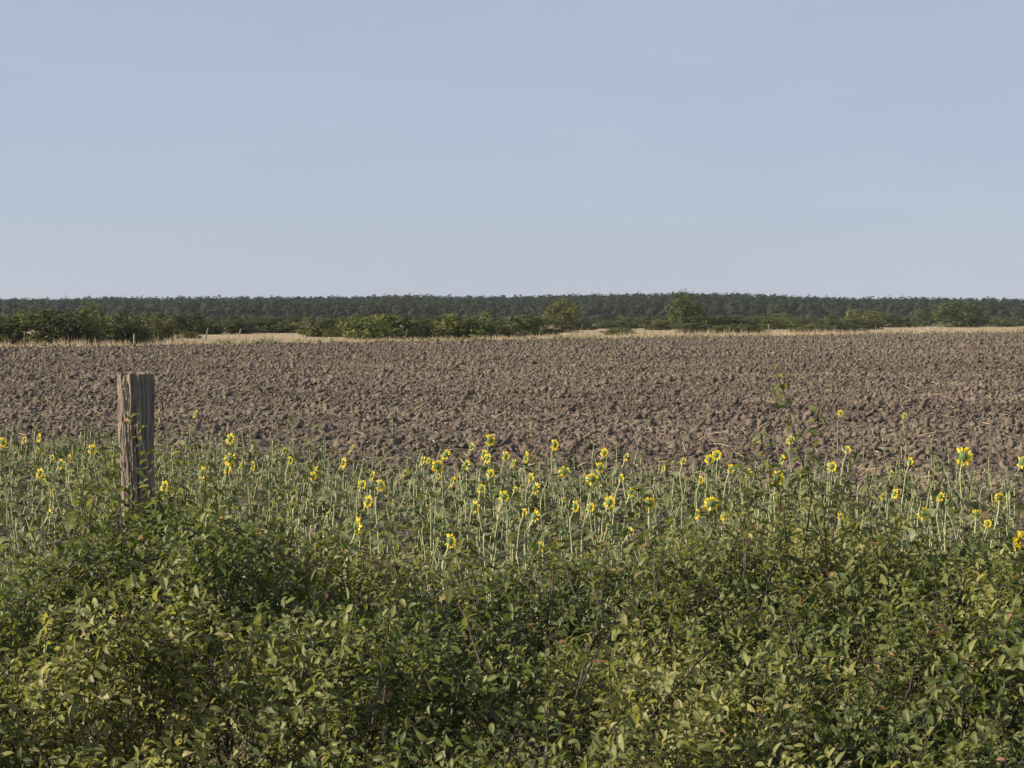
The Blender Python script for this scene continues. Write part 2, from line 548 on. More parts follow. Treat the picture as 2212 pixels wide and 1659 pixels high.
# a few emergent trees
for u, v, Y in ((1876, 639, 1640), (1884, 640, 1640), (1949, 638, 1640), (240, 639.5, 1640), (1490, 631.5, 1640)):
    p = at(u, v, Y); tx.append([p.x]); ty.append([Y]); th.append([p.z - hill_h(np.array([p.x]), np.array([Y]))[0]]); tr_.append([3.4])
tx = np.concatenate(tx); ty = np.concatenate(ty); th = np.concatenate(th); tr_ = np.concatenate(tr_)
n = len(tx); K = 88
d = rand_unit(n * K).reshape(n, K, 3)
d[..., 1] = np.where(rng.random((n, K)) < .7, -np.abs(d[..., 1]), d[..., 1])
lump = 1 + .22 * np.sin(d[..., 0] * 5 + rng.uniform(0, 6, (n, 1))) * np.cos(d[..., 2] * 6 + rng.uniform(0, 6, (n, 1)))
rad = lump * rng.uniform(.74, 1.0, (n, K))
cz0 = hill_h(tx, ty)
P = np.stack([tx[:, None] + d[..., 0] * rad * tr_[:, None], ty[:, None] + d[..., 1] * rad * tr_[:, None],
              (cz0 + th * .58)[:, None] + d[..., 2] * rad * (th * .43)[:, None]], -1).reshape(-1, 3)
nn = nrm(d.reshape(-1, 3) + np.array([0, 0, .25]) + .12 * rng.normal(size=(n * K, 3)))
a = nrm(np.cross(nn, rand_unit(n * K))); b = np.cross(nn, a)
sz = rng.uniform(.45, .95, (n * K, 1))
V = np.stack([P - a * sz - b * sz * .7, P + a * sz * .8 - b * sz, P + a * sz + b * sz * .8, P - a * sz * .7 + b * sz], 1)
tint = np.repeat(np.clip(rng.normal(.45, .16, n) + .7 * (vnoise(tx / 60, ty / 60) - .5), 0, 1), K) + rng.normal(0, .05, n * K)
FO = link('forest', mesh_np('forest', V, np.arange(n * K * 4).reshape(-1, 4), attrs={'tint': np.repeat(np.clip(tint, 0, 1), 4)}, mats=[M_FOREST]))
tag(FO, 'dark green wood covering the low rise along the horizon', 'forest', kind='stuff')


# ------------------------------------------------------------------ bushes and trees of the hedgerow
def crown_mesh(lobes, nleaf, size, seed):
    """leaf clumps through the volume of a few uneven lobes; unit box: x,y in +-.5, z 0..1"""
    R = np.random.default_rng(seed)
    w_ = np.array([l[3] * l[4] for l in lobes]); w_ = w_ / w_.sum()
    which = R.choice(len(lobes), nleaf, p=w_)
    l = np.array(lobes)[which]
    # sub-clumps on each lobe
    d = nrm(R.normal(size=(nleaf, 3)))
    nc = 22
    cd = nrm(R.normal(size=(len(lobes), nc, 3)))
    pick = R.integers(0, nc, nleaf)
    d = nrm(d * .42 + cd[which, pick])
    rad = R.uniform(.62, 1.0, nleaf) ** .6 * (1 + .2 * R.normal(size=(len(lobes), nc))[which, pick])
    P = l[:, :3] + d * rad[:, None] * np.stack([l[:, 3], l[:, 3], l[:, 4]], -1)
    lo, hi = np.percentile(P, 1, axis=0), np.percentile(P, 99.3, axis=0)
    P = (P - lo) / (hi - lo) - np.array([.5, .5, 0])
    keep = P[:, 2] > -.01
    P = P[keep]; d = d[keep]
    m = len(P)
    cdir = cd[which[keep], pick[keep]]
    nn = nrm(d * .5 + (d - cdir) * 1.1 + np.array([0, 0, .3]) + .28 * R.normal(size=(m, 3)))
    a = nrm(np.cross(nn, nrm(R.normal(size=(m, 3))))); b = np.cross(nn, a)
    sz = size * R.uniform(.55, 1.3, (m, 1))
    V = np.stack([P - a * sz, P - b * sz * .5, P + a * sz * 1.1, P + b * sz * .6], 1)
    tint = np.clip(R.normal(.45, .14, m) + .25 * R.normal(size=(len(lobes), nc))[which[keep], pick[keep]], 0, 1)
    return mesh_np('crown', V, np.arange(m * 4).reshape(-1, 4), attrs={'tint': np.repeat(tint, 4)}, mats=[M_BUSH])


def trunk_mesh(seed, height, nl, r0, spread):
    R = np.random.default_rng(seed)
    Ps, Rs = [], []
    for k in range(nl):
        an = R.uniform(0, 2 * PI)
        t = np.linspace(0, 1, 6)[:, None]
        tip = np.array([math.cos(an) * spread * R.uniform(.4, 1), math.sin(an) * spread * R.uniform(.4, 1), height * R.uniform(.75, 1.0)])
        base = R.normal(0, .02, 3); base[2] = -.02
        mid = R.normal(0, .04, 3)
        Ps.append(base + (tip - base) * np.c_[t ** 1.4, t ** 1.4, t] + mid * t * (1 - t) * 3)
        Rs.append(r0 * (1 - .75 * t[:, 0]) * R.uniform(.6, 1))
    V, Q = tubes(np.array(Ps), np.array(Rs), 5)
    return mesh_np('trunk', V, Q, smooth_shade=True, mats=[M_TRUNK])


bush_crowns, bush_trunks = [], []
for k in range(6):
    R = random.Random(40 + k)
    lobes = []
    for j in range(7):
        h = R.uniform(.20, .36)
        lobes.append((R.uniform(-.28, .28), R.uniform(-.28, .28), R.uniform(.16, .70), R.uniform(.20, .30), h))
    for j in range(9):
        lobes.append((R.uniform(-.36, .36), R.uniform(-.33, .33), .12, .2, .18))
    bush_crowns.append(crown_mesh(lobes, 6000, .030, 60 + k))
    bush_trunks.append(trunk_mesh(80 + k, .7, 6, .025, .3))
tree_crowns, tree_trunks = [], []
for k in range(3):
    R = random.Random(140 + k)
    lobes = [(0, 0, .76, .19, .22)]
    for j in range(9):
        a_ = j * 2.4
        zz = .30 + .055 * j
        rr = .26 * (1.05 - abs(zz - .45))
        lobes.append((math.cos(a_) * rr, math.sin(a_) * rr, zz, .2, .17))
    lobes.append((0, 0, .22, .30, .2))
    tree_crowns.append(crown_mesh(lobes, 6500, .022, 160 + k))
    tree_trunks.append(trunk_mesh(180 + k, .8, 7, .03, .26))


def wooded(name, label, cat, group, u, wpx, vtop, vbase, crown, trunk, col, ymul=1.0, rz=None):
    Y = ground_dist(vbase) * ymul
    p = at(u, vbase, Y)
    H = (at(u, vtop, Y).z)
    Wd = wpx / FOC * Y
    e = link(name, None, None, (p.x, Y, -.04), (0, 0, rz if rz is not None else random.uniform(0, 6.28)), (Wd, Wd, H))
    tag(e, label, cat, group)
    c = link('crown', crown, e); c.color = (*col, 1)
    link('trunk', trunk, e)
    return e


DG = (.72, .80, .72); MG = (1.0, 1.06, .95); YG = (1.3, 1.26, 1.0); OL = (1.12, 1.04, .92); LG = (1.2, 1.3, 1.05); PA = (1.65, 1.55, 1.5)
BUSHES = [
    # u, width, vtop, vbase, colour, label
    (-60, 110, 682, 743, DG, 'dark bush cut by the left picture edge'),
    (20, 120, 679, 744, MG, 'broad dark green bush nearest the left picture edge in the hedgerow'),
    (92, 120, 668, 744, MG, 'tall rounded dark bush behind the brown post, left end of hedgerow'),
    (160, 105, 670, 744, DG, 'dark bush in left hedgerow just left of its highest light green one'),
    (198, 70, 657, 738, LG, 'highest bush of left hedgerow, with light green tip'),
    (240, 100, 676, 742, DG, 'dark bush above the lone grey post at the field edge, left half'),
    (300, 90, 684, 741, MG, 'low dark bush where left hedgerow steps down to the pale pasture'),
    (345, 70, 688, 735, OL, 'olive bush tapering off at the right end of the near left hedgerow'),
    (285, 120, 677, 722, MG, 'bush top showing behind the near left hedgerow, left of the gap'),
    (375, 110, 675, 722, DG, 'dark bush behind the grey post in the pasture gap, left side'),
    (440, 80, 680, 722, LG, 'light green bush behind the first leaning post in the pasture'),
    (410, 42, 713, 731, OL, 'small loose bush standing alone in the dry grass before the hedgerow'),
    (505, 85, 684, 721, DG, 'dark low bush behind the second leaning post'),
    (575, 80, 684, 719, MG, 'rounded green bush behind the pasture, left of the thin upright post'),
    (625, 80, 686, 719, DG, 'dark bush at the back of pasture directly behind thin upright post'),
    (690, 95, 684, 727, OL, 'olive brown spreading bush at the right end of the pasture gap'),
    (730, 60, 704, 728, OL, 'low brownish bush at the foot of the olive bush'),
    (745, 90, 684, 722, DG, 'dark bush filling in behind the olive brown bush'),
    (790, 85, 681, 733, LG, 'light green willowy bush left of centre, first of the bright row'),
    (835, 85, 679, 732, YG, 'yellow green feathery bush, second of the bright row left of centre'),
    (885, 90, 683, 732, DG, 'dark bush behind the dark leaning post left of centre'),
    (925, 75, 684, 730, OL, 'olive bush just right of the dark leaning post'),
    (965, 85, 679, 731, YG, 'rounded yellow green bush midway along the central hedgerow'),
    (1025, 85, 675, 731, LG, 'tallest light green bush left of the pale leaning post at centre'),
    (1075, 80, 688, 729, DG, 'dark low bush behind the pale leaning post at centre'),
    (1122, 90, 681, 727, MG, 'green bush at picture centre, left of the yellowing round tree'),
    (1165, 80, 689, 724, DG, 'dark bush hugging the left foot of the yellowing round tree'),
    (1262, 50, 689, 713, DG, 'small dark bush tucked right of the yellowing round tree'),
    (1330, 80, 687, 710, MG, 'low green bush behind two short posts right of centre'),
    (1385, 80, 684, 709, DG, 'low dark bush between short posts and the tall dark tree'),
    (1425, 70, 689, 713, OL, 'olive bush at the left foot of the tall dark tree'),
    (1545, 80, 683, 714, MG, 'green bush at the right foot of the tall dark tree'),
    (1600, 80, 684, 714, MG, 'green bush midway between the tall dark tree and white post pair'),
    (1655, 75, 682, 712, YG, 'yellow green bush right behind the white post pair'),
    (1695, 60, 680, 711, LG, 'light green bush immediately right of the white post pair'),
    (1733, 46, 684, 710, MG, 'narrow upright green bush standing clear right of the white posts'),
    (1800, 90, 686, 713, MG, 'broad low bush left of the pale silvery bush'),
    (1850, 100, 690, 712, OL, 'olive low bush directly before the pale silvery bush'),
    (1866, 70, 671, 709, PA, 'pale silvery yellow bush standing above its neighbours on the right'),
    (1930, 95, 676, 707, MG, 'grey green bush between the silvery bush and the pointed tree'),
    (2150, 80, 689, 706, OL, 'low olive bush right of the large dark tree'),
    (2205, 80, 688, 704, MG, 'low green bush at the right picture edge'),
    (1335, 60, 707, 724, OL, 'low scrub in the dry grass right of the thin dark stakes'),
    (1505, 90, 700, 720, DG, 'dark low scrub before the foot of the tall dark tree'),
    (1580, 80, 703, 721, OL, 'brownish scrub in the dry grass right of the tall dark tree'),
    (1625, 60, 705, 721, MG, 'green scrub low in the grass left of the white post pair'),
    (1745, 70, 704, 718, OL, 'olive scrub in the dry grass left of the broad low bush'),
    (1815, 90, 699, 719, DG, 'dark scrub at the field edge before the broad low bush'),
    (2270, 80, 686, 704, MG, 'low green bush beyond the right picture edge'),
]
for k, (u, wp, vt, vb, c, lab) in enumerate(BUSHES):
    j = random.uniform(.92, 1.08)
    wooded('hedgerow_bush', lab, 'bush', 'hedgerow bushes beyond the field', u, wp * 1.2, vt - (.5 if u < 1150 else 2.5), vb, bush_crowns[k % 6], bush_trunks[k % 6],
           tuple(x * j for x in c))
TREES = [
    (1217, 84, 648, 718, (1.18, 1.1, .82), 'round yellowing tree right of picture centre among the bushes'),
    (1482, 84, 632, 714, (.8, .95, .8), 'tall dark green tree standing highest of the hedgerow right of centre'),
    (1998, 58, 667, 706, (.75, .82, .75), 'small pointed dark tree left of the large round tree, right side'),
    (2075, 112, 654, 707, (.8, .9, .75), 'large round dark green tree near the right picture edge'),
]
for k, (u, wp, vt, vb, c, lab) in enumerate(TREES):
    wooded('field_tree', lab, 'tree', 'trees in the hedgerow', u, wp * 1.0, vt - .5, vb, tree_crowns[k % 3] if k != 3 else bush_crowns[2], tree_trunks[k % 3], c)

# ------------------------------------------------------------------ far fence posts
POSTS = [
    (54, 54, 716, 751, .10, 1, 'dark brown post at the field edge, leftmost of all far posts'),
    (290, 290, 721, 745, .09, 0, 'lone grey post at the field edge before the left hedgerow'),
    (372, 372, 711, 724, .09, 0, 'short grey post in the pasture gap, first one right of left hedgerow'),
    (449, 445, 709, 731, .08, 0, 'pale post leaning right, left one of the two in the pasture'),
    (520, 515, 711, 731, .08, 0, 'pale post leaning right, right one of the two in the pasture'),
    (576, 574, 708, 718, .09, 0, 'short pale post at the back of the pasture gap'),
    (643, 643, 706, 719, .08, 0, 'thin upright pale post at the right end of the pasture gap'),
    (904, 901, 706, 731, .07, 1, 'dark leaning post before the central hedgerow'),
    (1072, 1076, 709, 731, .10, 0, 'pale post leaning left at the field edge near picture centre'),
    (1243, 1243, 701, 721, .05, 1, 'thin dark stake right of the yellowing tree, left one of a pair'),
    (1258, 1258, 701, 722, .06, 1, 'thin dark stake right of the yellowing tree, right one of a pair'),
    (1264, 1263, 702, 712, .08, 0, 'short post close behind the pair of thin dark stakes'),
    (1307, 1307, 699, 710, .10, 0, 'short pale post before the low bushes right of centre, left one'),
    (1357, 1359, 699, 709, .10, 0, 'short pale post before the low bushes right of centre, right one'),
    (1409, 1405, 704, 712, .08, 0, 'stubby leaning post low in the dry grass left of tall dark tree'),
    (1656, 1655, 697, 711, .12, 0, 'whitish post, left one of the pair on the right half'),
    (1660, 1661, 700, 721, .08, 0, 'slim grey post, right one of the pair on the right half'),
    (1698, 1697, 698, 711, .09, 0, 'grey post right of the white post pair before light green bush'),
    (2193, 2193, 692, 704, .12, 0, 'pale post near the right picture edge beyond the dry grass'),
]
for (ut, ub, vt, vb, r, dark, lab) in POSTS:
    Y = ground_dist(vb)
    b0 = at(ub, vb, Y); t0 = at(ut, vt, Y)
    L = t0 - b0
    K = 9
    t = np.linspace(-.18, 1, K)
    Pc = np.array([[L.x * q + .015 * rng.normal(), .015 * rng.normal(), L.z * q] for q in t])
    V, Q = tubes(Pc[None], (r * (1 + .08 * rng.normal(size=K)) * np.linspace(1.05, .88, K))[None], 8)
    # sloping sawn top
    V[-8:, 2] += np.linspace(.03, -.03, 8)
    tp = list(range(len(V) - 8, len(V)))
    T = [[tp[0], tp[q], tp[q + 1]] for q in range(1, 7)]
    o = link('fence_post', mesh_np('fence_post', V, Q, T, mats=[M_DARKWOOD if dark else M_OLDWOOD]), None, (b0.x, b0.y, 0))
    tag(o, lab, 'fence post', 'old fence posts beyond the field')

# ------------------------------------------------------------------ dry grass along the far edge
def grass_mesh(name, x, y, z, h, wdt, lean, tint, mat):
    n = len(x)
    an = rng.uniform(0, 2 * PI, n)
    s = np.stack([np.cos(an), np.sin(an), 0 * an], -1) * wdt[:, None]
    la = rng.uniform(0, 2 * PI, n)
    l = np.stack([np.cos(la), np.sin(la), 0 * la], -1) * (lean * h)[:, None]
    P = np.stack([x, y, z], -1)
    up = np.stack([0 * h, 0 * h, h], -1)
    V = np.stack([P - s, P + s, P + up * .6 + l * .4 + s * .6, P + up * .6 + l * .4 - s * .6, P + up + l], 1)
    o = np.arange(n)[:, None] * 5
    return mesh_np(name, V, o + np.array([[0, 1, 2, 3]]), o + np.array([[3, 2, 4]]), attrs={'tint': np.repeat(np.clip(tint, 0, 1), 5)}, mats=[mat])


n = 85000
al = rng.uniform(-110, 330, n); ac = np.where(rng.random(n) < .7, np.abs(rng.normal(0, 1, n)) * 11, rng.uniform(0, 150, n)) + rng.uniform(-.2, .6, n)
tuft = .6 * vnoise(al / 2.6 + 40, ac / 1.8) + .4 * vnoise(al / .9, ac / .9)
keep = (tuft > .42) | (rng.random(n) < .25)
al, ac, tuft = al[keep], ac[keep], tuft[keep]
gx = EA[0] + ED[0] * al + EN[0] * ac; gy = EA[1] + ED[1] * al + EN[1] * ac
h = np.clip(.12 + 1.9 * (tuft - .42), .14, 1.05) * rng.uniform(.6, 1.25, len(gx)) * (.45 + 1.0 * vnoise(al / 13, ac * 0 + 3)) * (1 + .25 * smooth(80, 220, al)) * np.where(ac > 40, .45, 1)
ti = rng.normal(.55, .18, len(gx))
green = ((np.abs(ac - .5) < 1.6) & (rng.random(len(gx)) < .3)) | ((vnoise(al / 6 + 70, ac / 5) > .72) & (rng.random(len(gx)) < .7))
ti = np.where(green, 1.0, np.clip(ti, 0, .84))
tag(link('dry_grass', grass_mesh('dry_grass', gx, gy, np.full(len(gx), -.04), h, rng.uniform(.012, .045, len(gx)), rng.uniform(.1, .6, len(gx)), ti, M_GRASS)),
    'pale dry grass tufts fringing the far edge of the ploughed field', 'grass', kind='stuff')

# ------------------------------------------------------------------ straw and small weeds on the soil
n = 2150
x, y = scatter(14, 130, 1.1, .36)
pick = rng.random(len(x)) < np.clip(26 / y, .12, 1) * (.35 + vnoise(x / 4, y / 4))
x, y = x[pick], y[pick]
n = len(x)
an = rng.uniform(0, 2 * PI, n); el = rng.normal(.25, .25, n)
L = rng.uniform(.08, .42, n)
p0 = np.stack([x, y, field_z(x, y) + .09], -1)
dv = np.stack([np.cos(an) * np.cos(el), np.sin(an) * np.cos(el), np.sin(el)], -1)
bend = rand_unit(n) * .12
P = np.stack([p0 + dv * L[:, None] * (q - .3) + bend * L[:, None] * q * (1 - q) * 2 for q in (0, .5, 1)], 1)
V, Q = tubes(P, np.stack([.010 * np.ones(n), .011 * np.ones(n), .007 * np.ones(n)], 1) * rng.uniform(.6, 1.4, (n, 1)), 3)
ST = link('straw_litter', mesh_np('straw_litter', V, Q, mats=[M_STRAW]))
tag(ST, 'pale straw and stalk pieces strewn over the ploughed clods', 'straw', kind='stuff')


def weeds(x, y, nl, size, tint0, zbase=0):
    n = len(x)
    x = np.repeat(x, nl); y = np.repeat(y, nl); s = np.repeat(size, nl)
    an = rng.uniform(0, 2 * PI, n * nl); el = rng.uniform(.1, 1.2, n * nl)
    d = np.stack([np.cos(an) * np.cos(el), np.sin(an) * np.cos(el), np.sin(el)], -1)
    pos = np.stack([x, y, field_z(x, y) + zbase + s * rng.uniform(0, .9, n * nl)], -1) + d * (s * .12)[:, None]
    nn = np.stack([0 * an, 0 * an, 1 + 0 * an], -1) + .4 * rng.normal(size=(n * nl, 3))
    L_ = s * rng.uniform(.5, 1.1, n * nl)
    return (*leaves(pos, d, nn, L_, L_ * rng.uniform(.3, .6, n * nl), rng.uniform(0, .5, n * nl), rng.uniform(.1, .7, n * nl)), np.clip(np.repeat(tint0, nl) + rng.normal(0, .15, n * nl), 0, 1))


x, y = scatter(24, 130, .35, .36)
dn = smooth(.42, .75, fbm(x / 9 + 7, y / 14 + 3))
pick = rng.random(len(x)) < dn * np.clip(60 / y, .3, 1)
x, y = x[pick][:4500], y[pick][:4500]
V, Q, T, M_, ti = weeds(x, y, 6, rng.uniform(.05, .15, len(x)), rng.uniform(.2, .9, len(x)), .08)
tag(link('field_weeds', mesh_np('field_weeds', V, Q, T, attrs={'tint': np.repeat(ti, M_)}, mats=[M_WEED])),
    'small green weeds scattered among the clods of the ploughed field', 'weeds', kind='stuff')

n = 1700
al = rng.uniform(-60, 300, n); ac = rng.normal(-1.5, 3.5, n)
k_ = rng.random(n) < .25 + .75 * smooth(.45, .7, vnoise(al / 9 + 5, ac / 6))
al, ac = al[k_], ac[k_]
x = EA[0] + ED[0] * al + EN[0] * ac; y = EA[1] + ED[1] * al + EN[1] * ac
V, Q, T, M_, ti = weeds(x, y, 7, rng.uniform(.12, .42, len(x)), rng.uniform(.0, .9, len(x)), -.05)
tag(link('margin_weeds', mesh_np('margin_weeds', V, Q, T, attrs={'tint': np.repeat(ti, M_)}, mats=[M_WEED])),
    'low green weeds spreading along the far margin of the ploughed field', 'weeds', kind='stuff')

# ------------------------------------------------------------------ wooden post in front
PY = 9.0
pt = at(294, 806, PY); pb = at(300, 1080, PY)
post_base = Vector((pb.x + (pb.x - pt.x) * .75, PY, -.05))
post = link('wooden_post', None, None, post_base)
tag(post, 'thick round wooden fence post with cracked bark, standing behind the hedge', 'post')
NT, NZ = 160, 190
th_ = np.linspace(0, 2 * PI, NT, endpoint=False)[None, :]
zt = np.linspace(0, 1, NZ)[:, None]
Hh = pt.z - post_base.z
zz = zt * Hh
wob = .35 * (fbm(zz * 2.2 + 3, th_ * 0 + 1.5) - .5) + .25 * (fbm(zz * 7, np.cos(th_) * 2 + 5) - .5)


def per(a, fz, f):           # noise periodic in the angle
    return vnoise(np.cos(a) * f + 50, np.sin(a) * f + fz) if np.isscalar(fz) else vnoise(np.cos(a) * f + 50 + fz, np.sin(a) * f + 31 - fz * .7)


ta = th_ + wob
ridge = 1 - np.abs(2 * per(ta, zz * 1.3, 4.3) - 1)
ridge2 = 1 - np.abs(2 * per(ta + 2, zz * 3.0, 8.6) - 1)
fine = fbm(np.cos(th_) * 14 + 20, np.sin(th_) * 14 + zz * 26) - .5
crack = smooth(.80, .98, ridge)
crack2 = smooth(.78, .98, ridge2)
r = .0780 + .003 * np.sin(2 * th_ + 1) - .034 * np.clip(1 - zt, 0, .34)
r = r + .006 * (per(ta, zz * .8, 2.0) - .5) - .014 * crack - .007 * crack2 + .009 * fine
plate = np.round(fbm(np.cos(ta) * 5 + 9 + zz * 2, np.sin(ta) * 5 + zz * 9, 2) * 9) / 9
r = r + .013 * (plate - .5) + .006 * (fbm(np.cos(ta) * 9 + 3, np.sin(ta) * 9 + zz * 16) - .5)
knots = [(2.9, .72, .05, .012), (3.5, .45, .07, -.012), (4.4, .60, .04, .008)]
for a_, z_, w_, am in knots:
    r = r + am * np.exp(-((np.angle(np.exp(1j * (th_ - a_)))) ** 2 / .12 + (zt - z_) ** 2 / w_ ** 2))
r = r - .012 * smooth(.988, 1.0, zt) * (.4 + fine * 2)
zj = zz + (smooth(.93, 1, zt)) * (.006 * (per(th_, 2.3, 2.5) - .5) + .009 * (per(th_, 8.1, 7.0) - .5))
lean = Vector((pt.x - post_base.x, 0, 0))
Xp = r * np.cos(th_) + lean.x * zt
Yp = r * np.sin(th_) + 0 * zt
V = np.stack([Xp, Yp, zj + 0 * th_], -1)
i = np.arange(NT * NZ).reshape(NZ, NT)
Q = np.stack([i[:-1], np.roll(i[:-1], -1, 1), np.roll(i[1:], -1, 1), i[1:]], -1).reshape(-1, 4)
link('bark', mesh_np('bark', V, Q, smooth_shade=True, mats=[M_BARK]), post)
rim = V[-1]
rings = []
cen = rim.mean(0)
for q in (.985, .8, .5, .2):
    rr = cen + (rim - cen) * q
    rr[:, 2] = cen[2] - .004 + (rim[:, 2] - cen[2]) * q + .004 * rng.normal(size=NT) * (q < .95) - .004 * (q > .95)
    rings.append(rr)
V = np.concatenate(rings + [cen[None]])
i = np.arange(NT * 4).reshape(4, NT)
Q = np.stack([i[:-1], np.roll(i[:-1], -1, 1), np.roll(i[1:], -1, 1), i[1:]], -1).reshape(-1, 4)
T = np.stack([i[-1], np.roll(i[-1], -1), np.full(NT, NT * 4)], -1)
link('sawn_top', mesh_np('sawn_top', V, Q, T, mats=[M_CUT]), post)
for (uu, vv) in ((268, 955), (267, 985), (269, 1012)):
    p = at(uu, vv, PY - .02) - post_base
    pts_ = np.array([[p.x + .010 * math.cos(q) - .004, p.y + .012 * math.sin(q * 1.3), p.z + .030 * math.sin(q)] for q in np.linspace(0, PI * 1.7, 9)])
    V, Q = tubes(pts_[None], np.full((1, 9), .0055), 6)
    link('insulator', mesh_np('insulator', V, Q, smooth_shade=True, mats=[M_RUBBER]), post)


# ------------------------------------------------------------------ sunflowers
def heart_leaf(seed):
    """a drooping heart-shaped leaf on its stalk; grows from the origin along +X"""
    R = np.random.default_rng(seed)
    st = .38
    outline = [(0, .10), (.08, .36), (.25, .47), (.45, .40), (.66, .25), (.85, .11)]
    dr = R.uniform(.5, 1.15)
    wv = R.uniform(-.1, .1, len(outline))
    V, T, Q = [], [], []

    def sp(t, w_, lift):
        x_ = st * math.cos(.5) + math.sin(min(t * dr * 1.3, 1.5)) / (dr * 1.3) if dr > .1 else t
        z_ = st * .42 + .12 * t - (1 - math.cos(min(t * dr * 1.3, 1.6))) / (dr * 1.3)
        return (x_, w_, z_ + lift)
    for k, (t, w_) in enumerate(outline):
        V += [sp(t, -w_, .28 * w_ + wv[k]), sp(t, 0, -.02), sp(t, w_, .25 * w_ - wv[k])]
    V.append(sp(1.02, 0, 0))
    for k in range(len(outline) - 1):
        a = 3 * k
        Q += [[a, a + 1, a + 4, a + 3], [a + 1, a + 2, a + 5, a + 4]]
    a = 3 * (len(outline) - 1)
    T += [[a, a + 1, a + 3], [a + 1, a + 2, a + 3]]
    nv = len(V)
    tp = np.array([[0, 0, 0], [st * .5, 0, .12], list(V[1])])
    tv, tq = tubes(tp[None], np.array([[.035, .028, .02]]), 4)
    V = np.concatenate([np.array(V), tv])
    tint = np.r_[np.full(nv, R.uniform(.1, .9)), np.full(len(tv), .8)]
    return mesh_np('leaf', V, np.concatenate([np.array(Q), tq + nv]), np.array(T), attrs={'tint': tint}, smooth_shade=True, mats=[M_SLEAF])


SUN_LEAVES = [heart_leaf(300 + k) for k in range(7)]


def head_meshes(seed, npet, miss, closed=False):
    """flower head facing +X, outer radius of the petals = 1; returns receptacle, petals, disc"""
    R = np.random.default_rng(seed)
    S = 18
    prof = [(-.34, .07), (-.32, .18), (-.25, .31), (-.14, .39), (-.02, .42), (.03, .38)]
    if closed:
        prof = [(-.45, .10), (-.42, .26), (-.25, .46), (0, .50), (.22, .36), (.36, .12)]
    an = np.arange(S) * 2 * PI / S
    V = np.concatenate([np.stack([np.full(S, x_), r_ * np.cos(an) * (1 + .05 * R.normal(size=S)), r_ * np.sin(an)], -1) for x_, r_ in prof])
    K = len(prof)
    i = np.arange(S * K).reshape(K, S)
    Q = np.stack([i[:-1], np.roll(i[:-1], -1, 1), np.roll(i[1:], -1, 1), i[1:]], -1).reshape(-1, 4)
    T = [[0, q + 1, q] for q in range(1, S - 1)]
    V = V.tolist(); Q = Q.tolist()
    nb = 15
    for b in range(nb * 2):                 # green bracts
        a_ = b * 2 * PI / nb * .5 * 2 + R.uniform(-.1, .1) + (b >= nb) * .2
        r0 = .26 if b >= nb else .37
        x0 = -.22 if b >= nb else -.08
        r1 = r0 + R.uniform(.14, .26)
        x1 = x0 + (R.uniform(.2, .5) if closed else R.uniform(-.18, .14))
        wd = .10
        ca, sa = math.cos(a_), math.sin(a_)
        n0 = len(V)
        V += [[x0 - .03, r0 * ca - wd * -sa, r0 * sa - wd * ca], [x0 - .03, r0 * ca + wd * -sa, r0 * sa + wd * ca], [x1, r1 * ca, r1 * sa],
              [x0 - .07, (r0 + r1) / 2 * ca, (r0 + r1) / 2 * sa]]
        T += [[n0, n0 + 1, n0 + 3], [n0, n0 + 3, n0 + 2], [n0 + 1, n0 + 2, n0 + 3]]
    rec = mesh_np('flower_head', V, Q, T, smooth_shade=True, mats=[M_BACK])
    if closed:
        return rec, None, None
    a_ = np.arange(npet) * 2 * PI / npet + R.normal(0, .07, npet)
    a_ = a_[R.random(npet) > miss]
    n_ = len(a_)
    rd = np.stack([0 * a_, np.cos(a_), np.sin(a_)], -1)
    fwd = R.normal(.18, .22, n_)
    d = nrm(rd + np.stack([fwd, 0 * fwd, 0 * fwd], -1) + .08 * R.normal(size=(n_, 3)))
    pos = rd * .36 + np.array([-.02, 0, 0]) + R.normal(0, .015, (n_, 1)) * np.array([1., 0, 0])
    nv = np.tile(np.array([[1., 0, 0]]), (n_, 1)) + .25 * R.normal(size=(n_, 3))
    V, Q, T, M_ = leaves(pos, d, nv, R.uniform(.50, .64, n_), R.uniform(.21, .28, n_), R.uniform(-.2, .5, n_), R.normal(-.05, .25, n_), LEAF4)
    pet = mesh_np('petals', V, Q, T, attrs={'tint': np.repeat(R.uniform(.1, 1, n_), M_)}, smooth_shade=True, mats=[M_PETAL])
    prof = [(.03, .37), (.07, .29), (.075, .17), (.05, .05)]
    V = np.concatenate([np.stack([np.full(S, x_), r_ * np.cos(an), r_ * np.sin(an)], -1) for x_, r_ in prof])
    i = np.arange(S * 4).reshape(4, S)
    Q = np.stack([i[:-1], np.roll(i[:-1], -1, 1), np.roll(i[1:], -1, 1), i[1:]], -1).reshape(-1, 4)
    T = [[S * 3, S * 3 + q, S * 3 + q + 1] for q in range(1, S - 1)]
    dsc = mesh_np('disc', V, Q, np.array(T), smooth_shade=True, mats=[M_DISC])
    return rec, pet, dsc


HEADS = [head_meshes(400 + k, rr, mm) for k, (rr, mm) in enumerate(((24, .04), (21, .08), (26, .04), (20, .18), (23, .06), (19, .24)))]
BUDS = [head_meshes(450 + k, 0, 0, True)[0] for k in range(3)]


def stem_points(R, nod):
    """unit-height stem that bends over towards +X at the top; returns points and head direction"""
    K = 12
    t = np.linspace(0, 1, K)
    bx = R.normal(0, .03) * np.sin(t * 3) + R.normal(0, .05) * t ** 2
    by = R.normal(0, .03) * np.sin(t * 4 + 1) + R.normal(0, .03) * t ** 2
    x_ = bx + .10 * nod * smooth(.74, 1.0, t) ** 1.3
    z_ = t - .05 * nod * smooth(.82, 1, t) ** 2
    return np.stack([x_, by, z_], -1)


